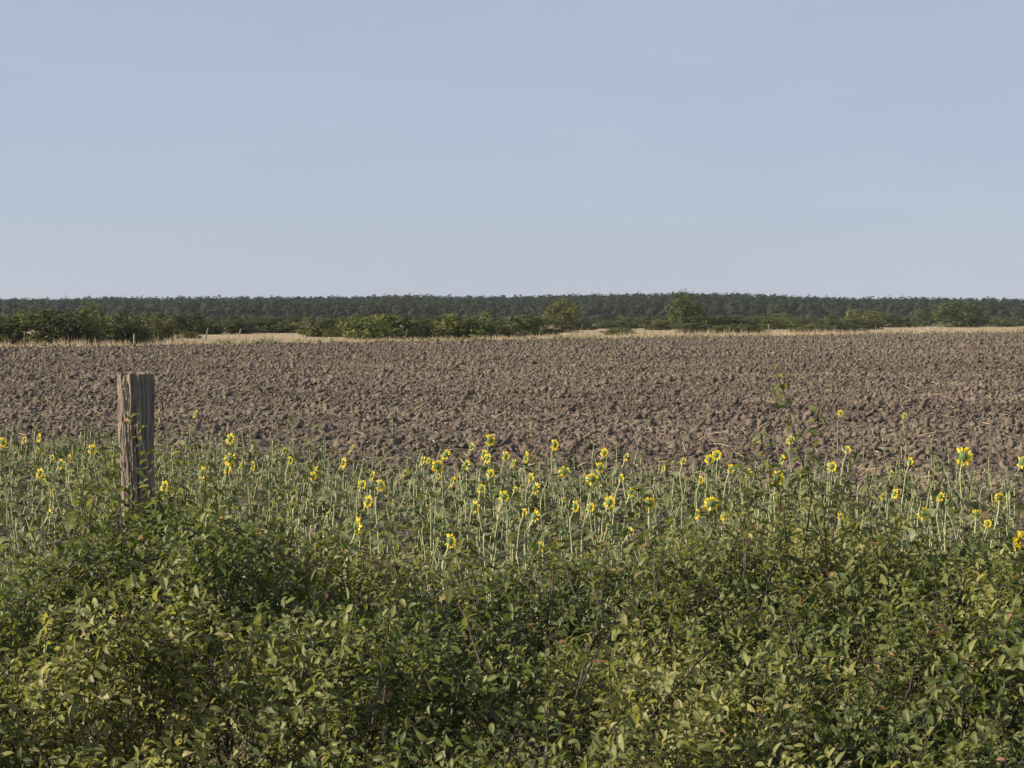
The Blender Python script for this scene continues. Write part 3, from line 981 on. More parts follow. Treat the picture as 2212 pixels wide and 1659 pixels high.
def plant_proto(name, seed, nleaf, head, nod, thick=.0095):
    R = np.random.default_rng(seed)
    e = link(name, None)
    SP = stem_points(R, nod)
    K = len(SP)
    V, Q = tubes(SP[None], (thick * np.linspace(1.1, .75, K))[None], 6)
    kid('stem', mesh_np('stem', V, Q, smooth_shade=True, mats=[M_STEM]), e)
    ph = R.uniform(0, 6)
    for k in range(nleaf):
        t = .12 + .76 * (k + R.uniform(0, .6)) / nleaf
        p = np.array([np.interp(t, np.linspace(0, 1, K), SP[:, c]) for c in range(3)])
        s_ = (.17 - .09 * abs(t - .35) * 1.4) * R.uniform(.75, 1.15)
        kid('leaf', SUN_LEAVES[R.integers(0, 7)], e, loc=tuple(p), rot=(R.normal(0, .15), R.uniform(-.25, .35), ph + k * 2.4 + R.normal(0, .25)), scale=(s_, s_, s_))
    if head is not None:
        tilt = R.uniform(-.15, .45)       # downward nod
        hd = kid('flower_head', head[0], e, loc=tuple(SP[-1] + np.array([.0, 0, 0])), rot=(R.uniform(0, 6), 0, 0), scale=(.07,) * 3)
        hd.rotation_mode = 'XYZ'
        hd.rotation_euler = (R.uniform(0, 6.2), tilt, 0)
        if head[1] is not None:
            kid('petals', head[1], hd); kid('disc', head[2], hd)
    return e, SP


BLOOM = [plant_proto('sunflower', 500 + k, 8, HEADS[k % 6], R_) for k, R_ in enumerate((1, .8, 1.1, 1, .7, 1.2))]
BUDP = [plant_proto('budding_sunflower', 600 + k, 7 + k % 2, (BUDS[k % 3], None, None), n_) for k, n_ in enumerate((.9, .3, 1.3, .6))]
FIRST = {}


def place_plant(protos, k, base, H, rz, headr=None):
    e, SP = protos[k]
    if e.name not in FIRST:
        FIRST[e.name] = 1
        c = e
    else:
        c = copy_tree(e)
    c.location = base
    c.rotation_euler = (0, 0, rz)
    c.scale = (H, H, H)
    for ch in c.children if c is e else [o for o in c.children]:
        if ch.name.startswith('flower_head') and headr:
            ch.scale = (headr / H,) * 3
        if ch.name.startswith('stem'):
            f = random.uniform(.8, 1.15) / max(H, .4) * .8
            ch.scale = (1, 1, 1)
    return c


FLOWERS = [  # u, v, petal radius in picture units
    (6, 955, 10), (52, 950, 8), (85, 945, 9), (80, 972, 6), (199, 971, 11), (129, 1002, 11), (152, 990, 9), (112, 988, 6), (86, 1022, 10), (101, 1035, 11),
    (116, 1061, 6), (106, 1110, 10), (344, 909, 6), (422, 893, 9), (497, 948, 11), (496, 990, 13), (491, 1012, 12), (436, 1021, 13), (547, 1006, 10), (519, 1005, 6),
    (355, 1050, 11), (357, 1067, 10), (466, 1067, 8), (613, 973, 7), (627, 994, 8), (760, 968, 8), (742, 1000, 11), (680, 1016, 11), (676, 1028, 9), (804, 1027, 10),
    (821, 1048, 12), (781, 1047, 10), (795, 1083, 12), (707, 1110, 7), (773, 1137, 20), (734, 1175, 7), (973, 1168, 15), (913, 995, 10), (925, 995, 6), (962, 982, 12),
    (945, 1007, 13), (1018, 965, 9), (1058, 950, 12), (1045, 981, 11), (1054, 990, 10), (1006, 1004, 12), (1092, 985, 10), (874, 1022, 7), (947, 1028, 7), (978, 1040, 12),
    (1059, 1023, 9), (1039, 1055, 10), (1088, 1072, 12), (1023, 1095, 13), (1198, 960, 11), (1110, 1000, 9), (1137, 987, 12), (1218, 1018, 12), (1147, 1032, 10), (1156, 1055, 13),
    (1295, 1010, 11), (1278, 1035, 13), (1305, 978, 9), (1352, 987, 9), (1342, 1033, 9), (1362, 1063, 10), (1243, 1093, 12), (1275, 1096, 10), (1316, 1085, 13), (1217, 1078, 5),
    (1133, 1107, 9), (1155, 1115, 14), (1402, 1088, 14), (1536, 1088, 15), (1506, 1111, 11), (1566, 1113, 12), (1313, 1138, 7), (1360, 1148, 10), (1168, 1180, 11), (1547, 983, 11),
    (1532, 992, 10), (1475, 996, 8), (1578, 1013, 10), (1615, 1022, 10), (1514, 1036, 8), (1433, 1012, 6), (1113, 1057, 6), (1708, 950, 10), (1831, 972, 9), (1689, 992, 10),
    (1678, 1032, 15), (1796, 1008, 11), (1815, 892, 6), (1953, 897, 6), (1966, 997, 9), (1924, 1023, 7), (2081, 985, 19), (2208, 998, 14), (1933, 1067, 10), (2031, 1073, 10),
    (2159, 1075, 10), (1994, 1110, 14), (2109, 1111, 10), (2133, 1131, 9), (2199, 1172, 24), (1759, 1132, 8), (1815, 1115, 7), (1906, 1072, 7),
]
SPECIAL = {
    (2199, 1172): 'largest sunflower head, cut by the right picture edge above the hedge',
    (2081, 985): 'tall sunflower with large head seen from behind, standing free near right edge',
    (773, 1137): 'large nodding sunflower low against the hedge, left of centre',
    (973, 1168): 'lowest sunflower of the left centre, petals pointing right just above the hedge',
    (422, 893): 'highest small sunflower right of the thick wooden post',
    (1953, 897): 'small yellow sunflower out in the clods, right one of two far ones on the right',
    (1815, 892): 'small yellow sunflower out in the clods beside the tall hedge shoot',
    (6, 955): 'sunflower at the left picture edge',
    (355, 1050): 'sunflower half hidden by hedge leaves immediately right of the wooden post, upper one',
    (357, 1067): 'sunflower half hidden by hedge leaves immediately right of the wooden post, lower one',
    (2208, 998): 'sunflower head cut by the right picture edge, upper one of two there',
    (1402, 1088): 'large sunflower behind a dark hedge shoot, right of centre',
    (1536, 1088): 'large open sunflower ring right of centre above the hedge',
    (1678, 1032): 'large sunflower seen from behind, left of the tall forked hedge shoot',
    (1708, 950): 'sunflower directly beside the tallest hedge shoot',
    (496, 990): 'round full sunflower ring seen from behind, right of the wooden post',
    (1218, 1018): 'bright open sunflower ring at picture centre',
    (945, 1007): 'sunflower ring with dark middle, left of centre in the row',
}
REG = [(0, 262, 'left of the wooden post'), (262, 560, 'right of the wooden post'), (560, 860, 'thin patch left of centre'),
       (860, 1110, 'dense patch left of centre'), (1110, 1400, 'dense patch right of centre'), (1400, 1640, 'left of the tall hedge shoot'),
       (1640, 1860, 'around the tall hedge shoot'), (1860, 2300, 'towards the right picture edge')]
ORD = ['leftmost', 'second from left', 'third from left', 'fourth from left', 'fifth from left', 'sixth from left', 'seventh from left', 'eighth from left', 'ninth from left', 'tenth from left', 'eleventh from left', 'twelfth from left', 'thirteenth from left']


def flower_labels():
    lab = {}
    buckets = {}
    for f in FLOWERS:
        if (f[0], f[1]) in SPECIAL:
            lab[f] = SPECIAL[(f[0], f[1])]; continue
        rg = next(r for a_, b_, r in REG if a_ <= f[0] < b_)
        row = 'back row' if f[1] < 1000 else ('middle row' if f[1] < 1060 else 'front row')
        size = 'small' if f[2] < 8.5 else ('medium' if f[2] < 11.5 else 'large')
        buckets.setdefault((rg, row, size), []).append(f)
    for (rg, row, size), fs in buckets.items():
        fs.sort()
        for k, f in enumerate(fs):
            b = '%s blooming sunflower, %s, %s' % (size, row, rg)
            lab[f] = b if len(fs) == 1 else b + ', ' + ORD[k]
    return lab


LAB = flower_labels()
placed = []
for q, f in enumerate(FLOWERS):
    u, v, rp = f
    hz_ = random.uniform(.74, .95)
    if rp > 18: hz_ = 1.12
    elif rp > 13: hz_ = random.uniform(.9, 1.05)
    elif rp < 8: hz_ = random.uniform(.6, .75)
    Y = (EYE - hz_) * FOC / (v - HOR)
    Y = min(max(Y, 13.2), 37 if v > 900 else 36)
    hp = at(u, v, Y)
    k = q % 6
    e, SP = BLOOM[k]
    tip = SP[-1]
    H = hp.z / tip[2]
    face = math.radians(random.choice((12, 25, 38, 48, 55, 62, 30)))     # mostly away from the camera, turned right
    if (u, v) in ((496, 990), (945, 1007), (1218, 1018), (1402, 1088), (1536, 1088), (1278, 1035), (1994, 1110), (2159, 1075)):
        face = math.radians(80)
    if (u, v) == (2199, 1172): face = math.radians(-25)
    if (u, v) == (101, 1035): face = math.radians(170)
    off = Vector((tip[0] * math.cos(face) - tip[1] * math.sin(face), tip[0] * math.sin(face) + tip[1] * math.cos(face), 0)) * H
    base = Vector((hp.x - off.x, Y - off.y, 0))
    c = place_plant(BLOOM, k, base, H, face, rp / FOC * Y * 1.28)
    tag(c, LAB[f], 'sunflower', 'blooming sunflowers in the strip')
    placed.append((base.x, base.y))

# plants without open flowers
bud_specs = []
for (u, v) in ((848, 893), (1145, 905), (1197, 950), (1281, 960), (600, 905), (632, 925), (540, 910), (700, 935), (1950, 945), (1868, 940), (1910, 935), (2015, 935), (2050, 940), (1330, 965), (1385, 960), (1425, 990)):
    hz_ = random.uniform(.55, .8)
    bud_specs.append((u, (EYE - hz_) * FOC / (v - HOR), hz_))
while len(bud_specs) < 190:
    u = random.uniform(-60, 2270)
    Y = math.sqrt(random.uniform(13.5 ** 2, 33 ** 2))
    x_ = (u - CU) / FOC * Y
    if Y > strip_far(np.array([x_]), np.array([Y]))[0]:
        continue
    if u > 1750 and random.random() < .35 and Y > 22: continue
    bud_specs.append((u, Y, random.uniform(.5, .88)))
BUCK = {}
for q, (u, Y, hz_) in enumerate(bud_specs):
    k = q % 4
    x_ = (u - CU) / FOC * Y
    c = place_plant(BUDP, k, Vector((x_, Y, 0)), hz_, math.radians(random.gauss(40, 35)), random.uniform(.022, .045))
    rg = next((r for a_, b_, r in REG if a_ <= u < b_), 'towards the right picture edge' if u > 1000 else 'left of the wooden post')
    row = 'at the back' if Y > 24 else ('midway back' if Y > 18.5 else 'just behind hedge')
    BUCK.setdefault(('tall' if hz_ > .7 else 'short', rg, row), []).append((u, c))
for (sz_, rg, row), lst in BUCK.items():
    lst.sort(key=lambda q: q[0])
    for k, (u, c) in enumerate(lst):
        tag(c, '%s unopened sunflower stalk, %s, %s' % (sz_, rg, row) + (', ' + ORD[min(k, 12)] if len(lst) > 1 else ''), 'sunflower', 'unopened sunflowers in the strip')

# the mass of low leafy growth between the stalks
n = 2150
y = np.sqrt(rng.uniform(12.3 ** 2, 35 ** 2, n * 2)); s = rng.uniform(-.33, .33, n * 2); x = s * y
thin = np.where((s > .16) & (y > 21), .45, 1.0)
keep = (y < strip_far(x, y) + rng.normal(0, .8, len(x))) & (rng.random(len(x)) < (.35 + .9 * vnoise(x / 1.4, y / 1.4)) * thin)
x, y = x[keep][:n], y[keep][:n]
n = len(x)
H = rng.uniform(.25, .72, n)
t = np.linspace(0, 1, 5)
bend = rng.normal(0, .09, (n, 2))
P = np.stack([np.stack([x + bend[:, 0] * q * q, y + bend[:, 1] * q * q, H * q], -1) for q in t], 1)
Vs, Qs = tubes(P, np.stack([.0062 * (1.1 - .5 * q) * np.ones(n) for q in t], 1), 4)
NLF = 10
tl = rng.uniform(.1, 1.0, (n, NLF))
pos = np.stack([x[:, None] + bend[:, :1] * tl ** 2, y[:, None] + bend[:, 1:] * tl ** 2, H[:, None] * tl], -1).reshape(-1, 3)
an = rng.uniform(0, 2 * PI, n * NLF); el = rng.uniform(-.75, .7, n * NLF)
d = np.stack([np.cos(an) * np.cos(el), np.sin(an) * np.cos(el), np.sin(el)], -1)
nnv = np.stack([-.3 * np.cos(an), -.3 * np.sin(an), np.ones(n * NLF)], -1) + .3 * rng.normal(size=(n * NLF, 3))
Ll = rng.uniform(.06, .15, n * NLF)
pos = pos + d * (Ll * .25)[:, None]
Vl, Ql, Tl, M_ = leaves(pos, d, nnv, Ll, Ll * rng.uniform(.5, .75, n * NLF), rng.uniform(.1, .7, n * NLF), rng.uniform(.1, .9, n * NLF),
                        ((.10, .34), (.34, .46), (.68, .26)))
off = len(Vs)
V = np.concatenate([Vs, Vl]); Q = np.concatenate([Qs, Ql + off]); T = Tl + off
tint = np.r_[np.full(off, .8), np.repeat(np.clip(rng.normal(.5, .25, n * NLF), 0, 1), M_)]
mi = np.r_[np.zeros(len(Qs)), np.ones(len(Ql)), np.ones(len(T))]
UG = link('young_sunflowers', mesh_np('young_sunflowers', V, Q, T, attrs={'tint': tint}, mats=[M_STEM, M_SLEAF], mat_index=mi))
tag(UG, 'dense low growth of young sunflower stalks and leaves between the blooms', 'sunflowers', kind='stuff')

# dry grass and litter on the ground of the strip
n = 16000
y = np.sqrt(rng.uniform(9.8 ** 2, 31 ** 2, n)); s = rng.uniform(-.36, .36, n); x = s * y
keep = rng.random(n) < np.clip(.2 + .9 * vnoise(x / 1.8 + 9, y / 1.8), 0, 1) * np.where(s < -.18, 1, .6)
x, y = x[keep], y[keep]
ti = rng.choice([.2, .5, .8, 1.0, 1.0], len(x)) + rng.normal(0, .05, len(x))
nv_ = 11000
yv = rng.uniform(8.6, 13.2, nv_); xv = rng.uniform(-.42, .42, nv_) * yv
x = np.r_[x, xv]; y = np.r_[y, yv]
ti = np.r_[ti, rng.choice([.1, .4, 1.0, 1.0, 1.0], nv_)]
hh = np.where(np.arange(len(x)) < len(x) - nv_, rng.uniform(.06, .3, len(x)), rng.uniform(.12, .42, len(x)))
tag(link('strip_grass', grass_mesh('strip_grass', x, y, np.full(len(x), -.02), hh, rng.uniform(.003, .007, len(x)), rng.uniform(.2, .9, len(x)), ti, M_GRASS)),
    'thin dry grass on the ground among the sunflower stalks', 'grass', kind='stuff')

# ------------------------------------------------------------------ blackthorn hedge in front
RU = [-500, 0, 90, 200, 300, 450, 560, 640, 770, 900, 1150, 1300, 1420, 1560, 1700, 1790, 1900, 2050, 2212, 2700]
RV = [1340, 1275, 1235, 1140, 1098, 1110, 1155, 1190, 1212, 1228, 1232, 1215, 1190, 1155, 1112, 1115, 1155, 1190, 1250, 1260]
RY = 8.3


def hedge_top(x, y):
    prof = np.interp(y, [4.6, 5.1, 5.6, 6.2, 7.0, 7.7, 8.3, 8.75, 9.1, 9.4], [.75, 1.02, 1.20, 1.36, 1.48, 1.55, 1.57, 1.50, 1.15, .5])
    u = CU + x / RY * FOC
    ridge = EYE - (np.interp(u, RU, RV) - HOR) / FOC * RY
    z = prof + (ridge - 1.57) * smooth(6.0, 8.2, y)
    lump = .52 * (fbm(x / .62 + 3.7, y / .62 + 1.1, 2) - .5) + .34 * (vnoise(x / 1.15 + 8.2, y / 1.0 + 4.4) - .5) + .16 * (vnoise(x / .22, y / .22) - .5)
    z = z - .20 * (1 - smooth(.30, .44, fbm(x / .5 + 60, y / .5 + 21, 2))) * (1 - smooth(7.3, 8.2, y)) * smooth(5.6, 6.1, y)
    return z + lump * (1 - .72 * smooth(6.9, 8.1, y))


def hedge_normal(x, y):
    e = .06
    gx_ = (hedge_top(x + e, y) - hedge_top(x - e, y)) / (2 * e)
    gy_ = (hedge_top(x, y + e) - hedge_top(x, y - e)) / (2 * e)
    return nrm(np.stack([-gx_, -gy_, np.ones_like(gx_)], -1))


SEG = 4


def grow(n, sx, sy, depth, length, nleaf):
    z_ = hedge_top(sx, sy)
    nn = hedge_normal(sx, sy)
    u0 = nrm(nn * .75 + np.array([0, 0, .55]) + .62 * rng.normal(size=(n, 3)) * np.array([1.1, 1.1, .7]))
    tip = np.stack([sx, sy, z_], -1) + nn * depth[:, None]
    side = nrm(np.cross(u0, rand_unit(n)))
    bend_ = side * (length * rng.normal(0, .16, n))[:, None]
    droop = (length * rng.uniform(0, .16, n))[:, None] * np.array([0, 0, -1.])
    tipz = u0 * length[:, None] + bend_ + droop
    b0 = tip - tipz

    def at_t(t):
        t = np.asarray(t)
        return b0[:, None, :] + u0[:, None, :] * length[:, None, None] * t[..., None] + (bend_ + droop)[:, None, :] * (t ** 2)[..., None]

    def tan_t(t):
        return nrm(u0[:, None, :] * length[:, None, None] + 2 * (bend_ + droop)[:, None, :] * t[..., None])
    ts = np.tile(np.linspace(0, 1, SEG), (n, 1))
    C = at_t(ts)
    tl_ = np.clip((np.arange(nleaf) + rng.uniform(0, .8, (n, nleaf))) / nleaf, 0, 1) * .88 + .12
    LP = at_t(tl_); LT = tan_t(tl_)
    A = nrm(np.cross(LT, rand_unit(n)[:, None, :])); B = np.cross(LT, A)
    ph = rng.uniform(0, 6.28, (n, 1)) + np.arange(nleaf) * 2.4 + rng.normal(0, .4, (n, nleaf))
    rad_ = A * np.cos(ph)[..., None] + B * np.sin(ph)[..., None]
    ca = rng.uniform(.25, .75, (n, nleaf, 1))
    d_ = nrm(LT * ca + rad_ * np.sqrt(1 - ca ** 2) + np.array([0, 0, -.12]) + .18 * rng.normal(size=(n, nleaf, 3)))
    n_ = nrm(LT * .4 + np.array([-.55, -.20, .56]) - rad_ * .1 + .36 * rng.normal(size=(n, nleaf, 3)))
    Ls = rng.uniform(.026, .051, (n, nleaf)) * (.85 + .3 * rng.random((n, 1)))
    Ls *= np.where(tl_ > .93, .75, 1)
    return C, LP.reshape(-1, 3), d_.reshape(-1, 3), n_.reshape(-1, 3), Ls.ravel()


NSH = 12200
NL = 15
NCAND = NSH * 4
ysel = 4.9 + 4.25 * rng.random(NCAND) ** 1.5
half = .285 * ysel + .95
xsel = rng.uniform(-1, 1, NCAND) * 3.6
ok = np.abs(xsel) < half
xs, ys = xsel[ok], ysel[ok]
pit = fbm(xs / .5 + 60, ys / .5 + 21, 2)
ok = rng.random(len(xs)) < np.maximum(.12 + .88 * smooth(.31, .48, pit), 1 - smooth(5.5, 6.0, ys))
xs, ys = xs[ok][:NSH], ys[ok][:NSH]
NSH = len(xs)
layer = rng.random(NSH)
depth = np.where(layer < .10, rng.uniform(.02, .13, NSH), np.where(layer < .62, rng.uniform(-.14, .04, NSH), np.where(layer < .80, rng.uniform(-.42, -.12, NSH), rng.uniform(-.95, -.4, NSH))))
C, LP, LD, LN, LL = grow(NSH, xs, ys, depth, rng.uniform(.16, .42, NSH), NL)
shoot_of = np.repeat(np.arange(NSH), NL)
# colour: slow patches plus each leaf its own, a few turned yellow, red or brown
patch = fbm(xs / .55 + 30, ys / .55 + 8, 2)
sh_t = np.clip(.42 + 1.1 * (patch - .5) + rng.normal(0, .10, NSH), .05, .82)
lt = np.clip(sh_t[shoot_of] + rng.normal(0, .11, len(LL)), 0, .89)
odd = rng.random(len(LL))
lt = np.where(odd < .013, rng.uniform(.90, .96, len(LL)), lt)
lt = np.where(odd < .005, rng.uniform(.965, 1.0, len(LL)), lt)
LW = LL * rng.uniform(.36, .50, len(LL))
fold = rng.uniform(.2, 1.0, len(LL)); curl = rng.normal(.22, .2, len(LL))
# which shrub a shoot belongs to
CUT = [-1.62, -.62, .38, 1.30]
bx_ = xs * (8.0 / (ys + .8)) + .25 * (vnoise(xs * 2, ys * 2) - .5)
shrub = np.digitize(bx_, CUT)
SHRUBS = [(-2.35, 'leftmost hedge shrub, thinning out towards the bare ground at the left edge'),
          (-1.15, 'hedge shrub growing right before and right of the thick wooden post'),
          (-.1, 'hedge shrub at the centre with yellow green leaves and a few orange ones'),
          (.85, 'hedge shrub right of centre around the deep dark hollow'),
          (2.0, 'rightmost hedge shrub with large leaves and the tallest shoots')]
# pick the leaves that show largest: nearest one in each small window of the view
f = np.array([0, math.cos(PITCH), -math.sin(PITCH)]); upv = np.array([0, math.sin(PITCH), math.cos(PITCH)])
mid = LP + LD * LL[:, None] * .5
rel = mid - np.array([0, 0, EYE])
dep = rel @ f
pu = CU + rel[:, 0] / dep * FOC; pv = CV - (rel @ upv) / dep * FOC
cell = (pu // 16).astype(int) * 1000 + (pv // 16).astype(int)
order = np.lexsort((dep, cell))
first = np.r_[True, np.diff(cell[order]) != 0]
front = np.zeros(len(LL), bool); front[order[first]] = True
front &= (pu > 0) & (pu < 2212) & (pv < 1659) & (pv > 700)
ln_ = nrm(LN - LD * np.sum(LN * LD, -1, keepdims=True))
show = LL * LW / dep ** 2 * (.25 + np.abs(np.sum(ln_ * nrm(rel), -1)))
single = np.zeros(len(LL), bool)
leaf_shrub = shrub[shoot_of]
for k in range(5):
    c = np.where(front & (leaf_shrub == k))[0]
    single[c[np.argsort(-show[c])[:240]]] = True

# leaf meshes for single leaves: unit length along +X, upper side +Z
def one_leaf(tint, fold_, curl_, wd):
    V, Q, T, M_ = leaves(np.zeros((1, 3)), np.array([[1., 0, 0]]), np.array([[0, 0, 1.]]), np.ones(1), np.array([wd]), np.array([fold_]), np.array([curl_]), LEAF4)
    return mesh_np('leaf', V, Q, T, attrs={'tint': np.full(len(V), tint)}, smooth_shade=True, mats=[M_HLEAF])


TINTS = [.08, .2, .32, .44, .56, .68, .8, .88, .93, .98]
UNIT = [[one_leaf(t, fo, cu, wd) for fo, cu, wd in ((.4, .15, .44), (.8, .35, .48), (.25, .5, .40), (.6, -.05, .50))] for t in TINTS]


def leaf_matrix(p, d_, n_, L_):
    d_ = Vector(d_).normalized(); n_ = Vector(n_); n_ = (n_ - d_ * n_.dot(d_)).normalized()
    s_ = n_.cross(d_)
    return Matrix(((d_.x * L_, s_.x * L_, n_.x * L_, p[0]), (d_.y * L_, s_.y * L_, n_.y * L_, p[1]), (d_.z * L_, s_.z * L_, n_.z * L_, p[2]), (0, 0, 0, 1)))


roots = []
for k, (bx0, lab) in enumerate(SHRUBS):
    base = Vector((bx0, 7.3, -.06))
    root = tag(link('blackthorn_shrub', None, None, base), lab, 'shrub', 'shrubs of the blackthorn hedge')
    roots.append(root)
    b3 = np.array(base[:])
    m = (leaf_shrub == k) & ~single
    V, Q, T, M_ = leaves(LP[m] - b3, LD[m], LN[m], LL[m], LW[m], fold[m], curl[m])
    o = link('leaves', mesh_np('leaves', V, Q, T, attrs={'tint': np.repeat(lt[m], M_)}, smooth_shade=True, mats=[M_HLEAF]), root)
    tag(o, kind='stuff')
    for j in np.where((leaf_shrub == k) & single)[0]:
        ti_ = int(np.argmin(np.abs(np.array(TINTS) - lt[j])))
        o = link('leaf', UNIT[ti_][j % 4], root)
        o.matrix_basis = leaf_matrix(LP[j] - b3, LD[j], LN[j], LL[j])
    sm = shrub == k
    Cc = C[sm] - b3
    V, Q = tubes(Cc, np.linspace(.0026, .0010, SEG)[None, :] * rng.uniform(.7, 1.3, (sm.sum(), 1)), 3)
    tag(link('twigs', mesh_np('twigs', V, Q, smooth_shade=True, mats=[M_TWIG]), root), kind='stuff')
    # limbs from the ground into the canopy
    cand = np.where(sm & (depth < -.12))[0]
    for j in rng.choice(cand, min(16, len(cand)), replace=False):
        tip = C[j, 0] - b3
        st = np.array([tip[0] * .35 + rng.normal(0, .12), tip[1] * .35 + rng.normal(0, .12), -.02])
        t = np.linspace(0, 1, 10)[:, None]
        bow = rng.normal(0, .10, 3)
        pp = st + (tip - st) * np.c_[t ** 1.2, t ** 1.2, t] + bow * (t * (1 - t)) * 2 + .012 * rng.normal(size=(10, 3))
        V, Q = tubes(pp[None], np.linspace(.017, .004, 10)[None] * rng.uniform(.7, 1.2), 6)
        link('branch', mesh_np('branch', V, Q, smooth_shade=True, mats=[M_TWIG]), root)

# long shoots that stand out of the hedge: picture track (u, v) from tip to foot, distance
SHOOTS = [
    (4, 7.9, [(1671, 793), (1691, 833), (1701, 883), (1716, 945), (1734, 1008), (1751, 1040), (1759, 1110), (1779, 1190)], .050, 26),
    (4, 7.8, [(1766, 868), (1766, 915), (1759, 958), (1753, 1020), (1752, 1090), (1740, 1180)], .046, 20),
    (4, 7.7, [(1640, 930), (1650, 975), (1672, 1030), (1690, 1090), (1700, 1170)], .044, 20),
    (3, 7.8, [(1388, 1020), (1391, 1070), (1394, 1122), (1411, 1217)], .046, 12),
    (3, 7.4, [(1438, 1045), (1452, 1100), (1468, 1147), (1506, 1222), (1535, 1262)], .044, 13),
    (4, 7.8, [(1598, 1068), (1570, 1125), (1541, 1185), (1520, 1240)], .042, 12),
    (1, 8.2, [(673, 908), (668, 960), (667, 1000), (657, 1040), (640, 1100), (632, 1150)], .048, 13),
    (1, 7.8, [(600, 1100), (635, 1160), (673, 1210), (696, 1245)], .042, 12),
    (2, 7.9, [(878, 1085), (880, 1130), (888, 1170), (905, 1225)], .042, 9),
    (2, 8.1, [(826, 1040), (829, 1085), (838, 1140), (850, 1210)], .044, 10),
    (1, 8.3, [(387, 930), (392, 975), (393, 1010), (397, 1072), (404, 1120)], .048, 17),
    (1, 8.5, [(272, 893), (283, 915), (300, 938), (318, 985), (324, 1035), (331, 1098)], .044, 17),
    (0, 8.2, [(224, 1030), (243, 1056), (264, 1084), (296, 1112)], .044, 12),
    (0, 8.3, [(213, 935), (222, 975), (232, 1020), (246, 1090)], .050, 17),
    (0, 8.2, [(240, 940), (244, 985), (250, 1030), (258, 1100)], .046, 13),
    (1, 7.9, [(436, 1085), (450, 1130), (468, 1185), (480, 1220)], .046, 12),
    (4, 7.7, [(1874, 1025), (1877, 1080), (1880, 1135), (1892, 1222), (1902, 1280)], .046, 14),
    (4, 7.5, [(2120, 1150), (2110, 1180), (2095, 1215), (2080, 1260)], .044, 10),
    (4, 7.6, [(2010, 1110), (1985, 1150), (1965, 1190), (1950, 1240)], .044, 11),
    (0, 8.0, [(62, 1180), (70, 1215), (82, 1260), (95, 1300)], .042, 9),
    (0, 7.9, [(130, 1110), (140, 1150), (152, 1200), (165, 1250)], .044, 11),
    (3, 7.5, [(1250, 1130), (1262, 1170), (1270, 1215), (1282, 1260)], .042, 11),
    (3, 6.4, [(1660, 1300), (1610, 1330), (1560, 1370), (1500, 1440)], .044, 12),
    (4, 6.3, [(2030, 1310), (2010, 1360), (1990, 1400), (1975, 1440)], .046, 12),
]
for (u0, u1, v0, v1, ylo, yhi, cnt) in ((150, 460, 985, 1070, 7.9, 8.5, 13), (1580, 1850, 965, 1080, 7.5, 8.2, 10), (470, 1150, 1110, 1195, 7.6, 8.3, 12),
                                        (1180, 1560, 1080, 1170, 7.5, 8.2, 9), (1880, 2170, 1080, 1170, 7.5, 8.2, 8), (30, 1100, 1230, 1480, 6.0, 7.2, 16),
                                        (1100, 2190, 1230, 1480, 6.0, 7.2, 16)):
    for _ in range(cnt):
        uu, vv, Yq = random.uniform(u0, u1), random.uniform(v0, v1), random.uniform(ylo, yhi)
        ln, sl, cv = random.uniform(95, 190), random.gauss(0, .35), random.gauss(0, .12)
        kk = int(np.digitize((uu - CU) / FOC * Yq * (8.0 / (Yq + .8)), CUT))
        SHOOTS.append((kk, Yq, [(uu + sl * ln * q + cv * ln * q * q, vv + ln * q) for q in (0, .33, .66, 1)], .046, random.randint(8, 13)))
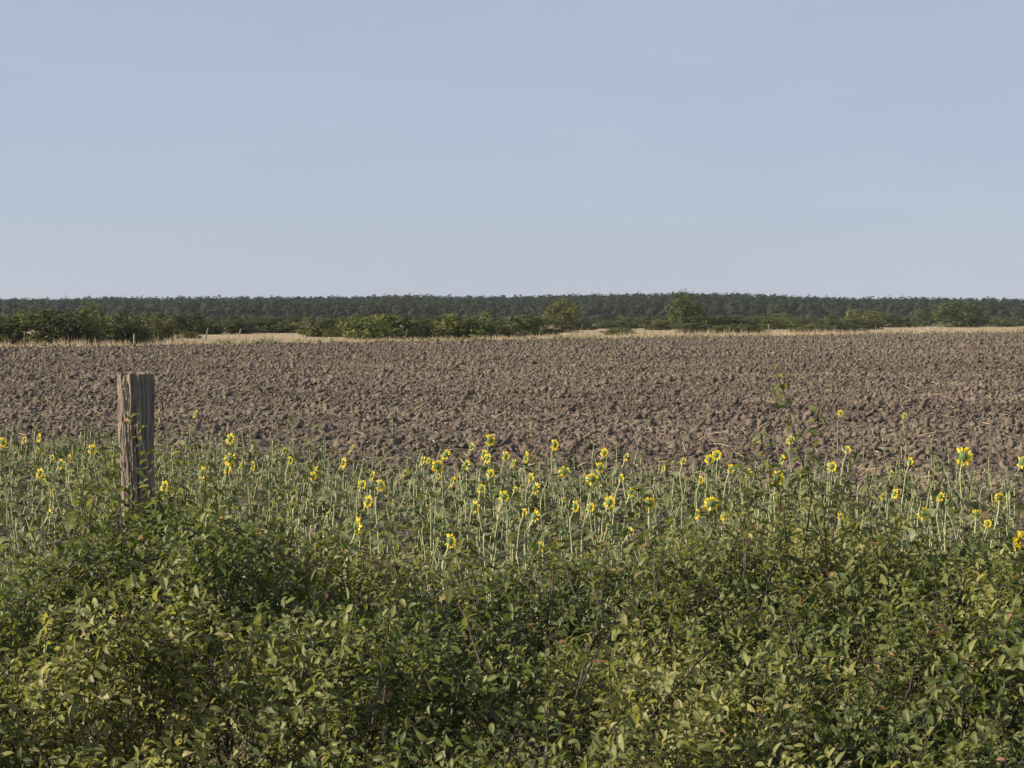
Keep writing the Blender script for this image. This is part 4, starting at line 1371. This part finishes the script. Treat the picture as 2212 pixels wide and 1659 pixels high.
for (k, Y, tr, lsz, nl) in SHOOTS:
    root = roots[k]
    b3 = Vector(root.location)
    pts_ = [np.array((at(u, v, Y + .06 * math.sin(i_ * 1.3)) - b3)[:]) for i_, (u, v) in enumerate(tr)][::-1]
    pts_ = np.array(pts_)
    low = pts_[0] + (pts_[0] - pts_[1]) * 1.5; low[2] = min(low[2], pts_[0][2] - .12)
    pts_ = np.vstack([low, pts_])
    # resample smoothly
    tt_ = np.linspace(0, 1, len(pts_)); tn = np.linspace(0, 1, 24)
    fine_ = np.stack([np.interp(tn, tt_, pts_[:, c]) for c in range(3)], -1)
    for _ in range(2):
        fine_[1:-1] = (fine_[:-2] + 2 * fine_[1:-1] + fine_[2:]) / 4
    fine_[1:-1] += .0022 * rng.normal(size=(22, 3))
    V, Q = tubes(fine_[None], np.linspace(.0036, .0013, 24)[None], 6)
    so = link('shoot', mesh_np('shoot', V, Q, smooth_shade=True, mats=[M_TWIG]), root)
    ph = random.uniform(0, 6)
    nl = int(nl * 1.35)
    for j in range(nl):
        t = .22 + .78 * (j + .5 * random.random()) / nl
        i0 = min(int(t * 23), 22)
        p = fine_[i0] + (fine_[i0 + 1] - fine_[i0]) * (t * 23 - i0)
        T_ = Vector(fine_[i0 + 1] - fine_[i0]).normalized()
        A_ = T_.orthogonal().normalized(); B_ = T_.cross(A_)
        an_ = ph + j * 2.4 + random.gauss(0, .4)
        rd_ = A_ * math.cos(an_) + B_ * math.sin(an_)
        ca = random.uniform(.1, .6)
        d_ = (T_ * ca + rd_ * math.sqrt(1 - ca * ca) + Vector((0, 0, -.35))).normalized()
        n_ = T_ * .4 + Vector((-.1, -.1, .8)) + Vector([random.gauss(0, .3) for _ in range(3)])
        tq = random.choice((1, 2, 2, 3, 3, 3, 4, 4, 5, 6)) if random.random() > .03 else random.choice((8, 9))
        o = link('leaf', UNIT[tq][random.randrange(4)], so)
        o.matrix_basis = leaf_matrix(p, d_, n_, lsz * random.uniform(.8, 1.4) * (1 if t < .93 else .7))

# ------------------------------------------------------------------ haze in the air
hb = np.array([[x_, y_, z_] for z_ in (-3.0, 46.0) for y_ in (-80, 2750) for x_ in (-1950, 1950)])
HQ = [[0, 2, 3, 1], [4, 5, 7, 6], [0, 1, 5, 4], [2, 6, 7, 3], [0, 4, 6, 2], [1, 3, 7, 5]]
mh, t_, ns_, ls_ = new_mat('haze')
pv_ = ns_.new('ShaderNodeVolumePrincipled')
pv_.inputs['Color'].default_value = (.82, .88, 1.0, 1)
pv_.inputs['Density'].default_value = .00005
pv_.inputs['Anisotropy'].default_value = 0.0
om_ = ns_.new('ShaderNodeOutputMaterial'); ls_.new(pv_.outputs[0], om_.inputs['Volume'])
tag(link('haze', mesh_np('haze', hb, HQ, mats=[mh])), 'thin even summer haze in the air over the fields', 'haze', kind='stuff')
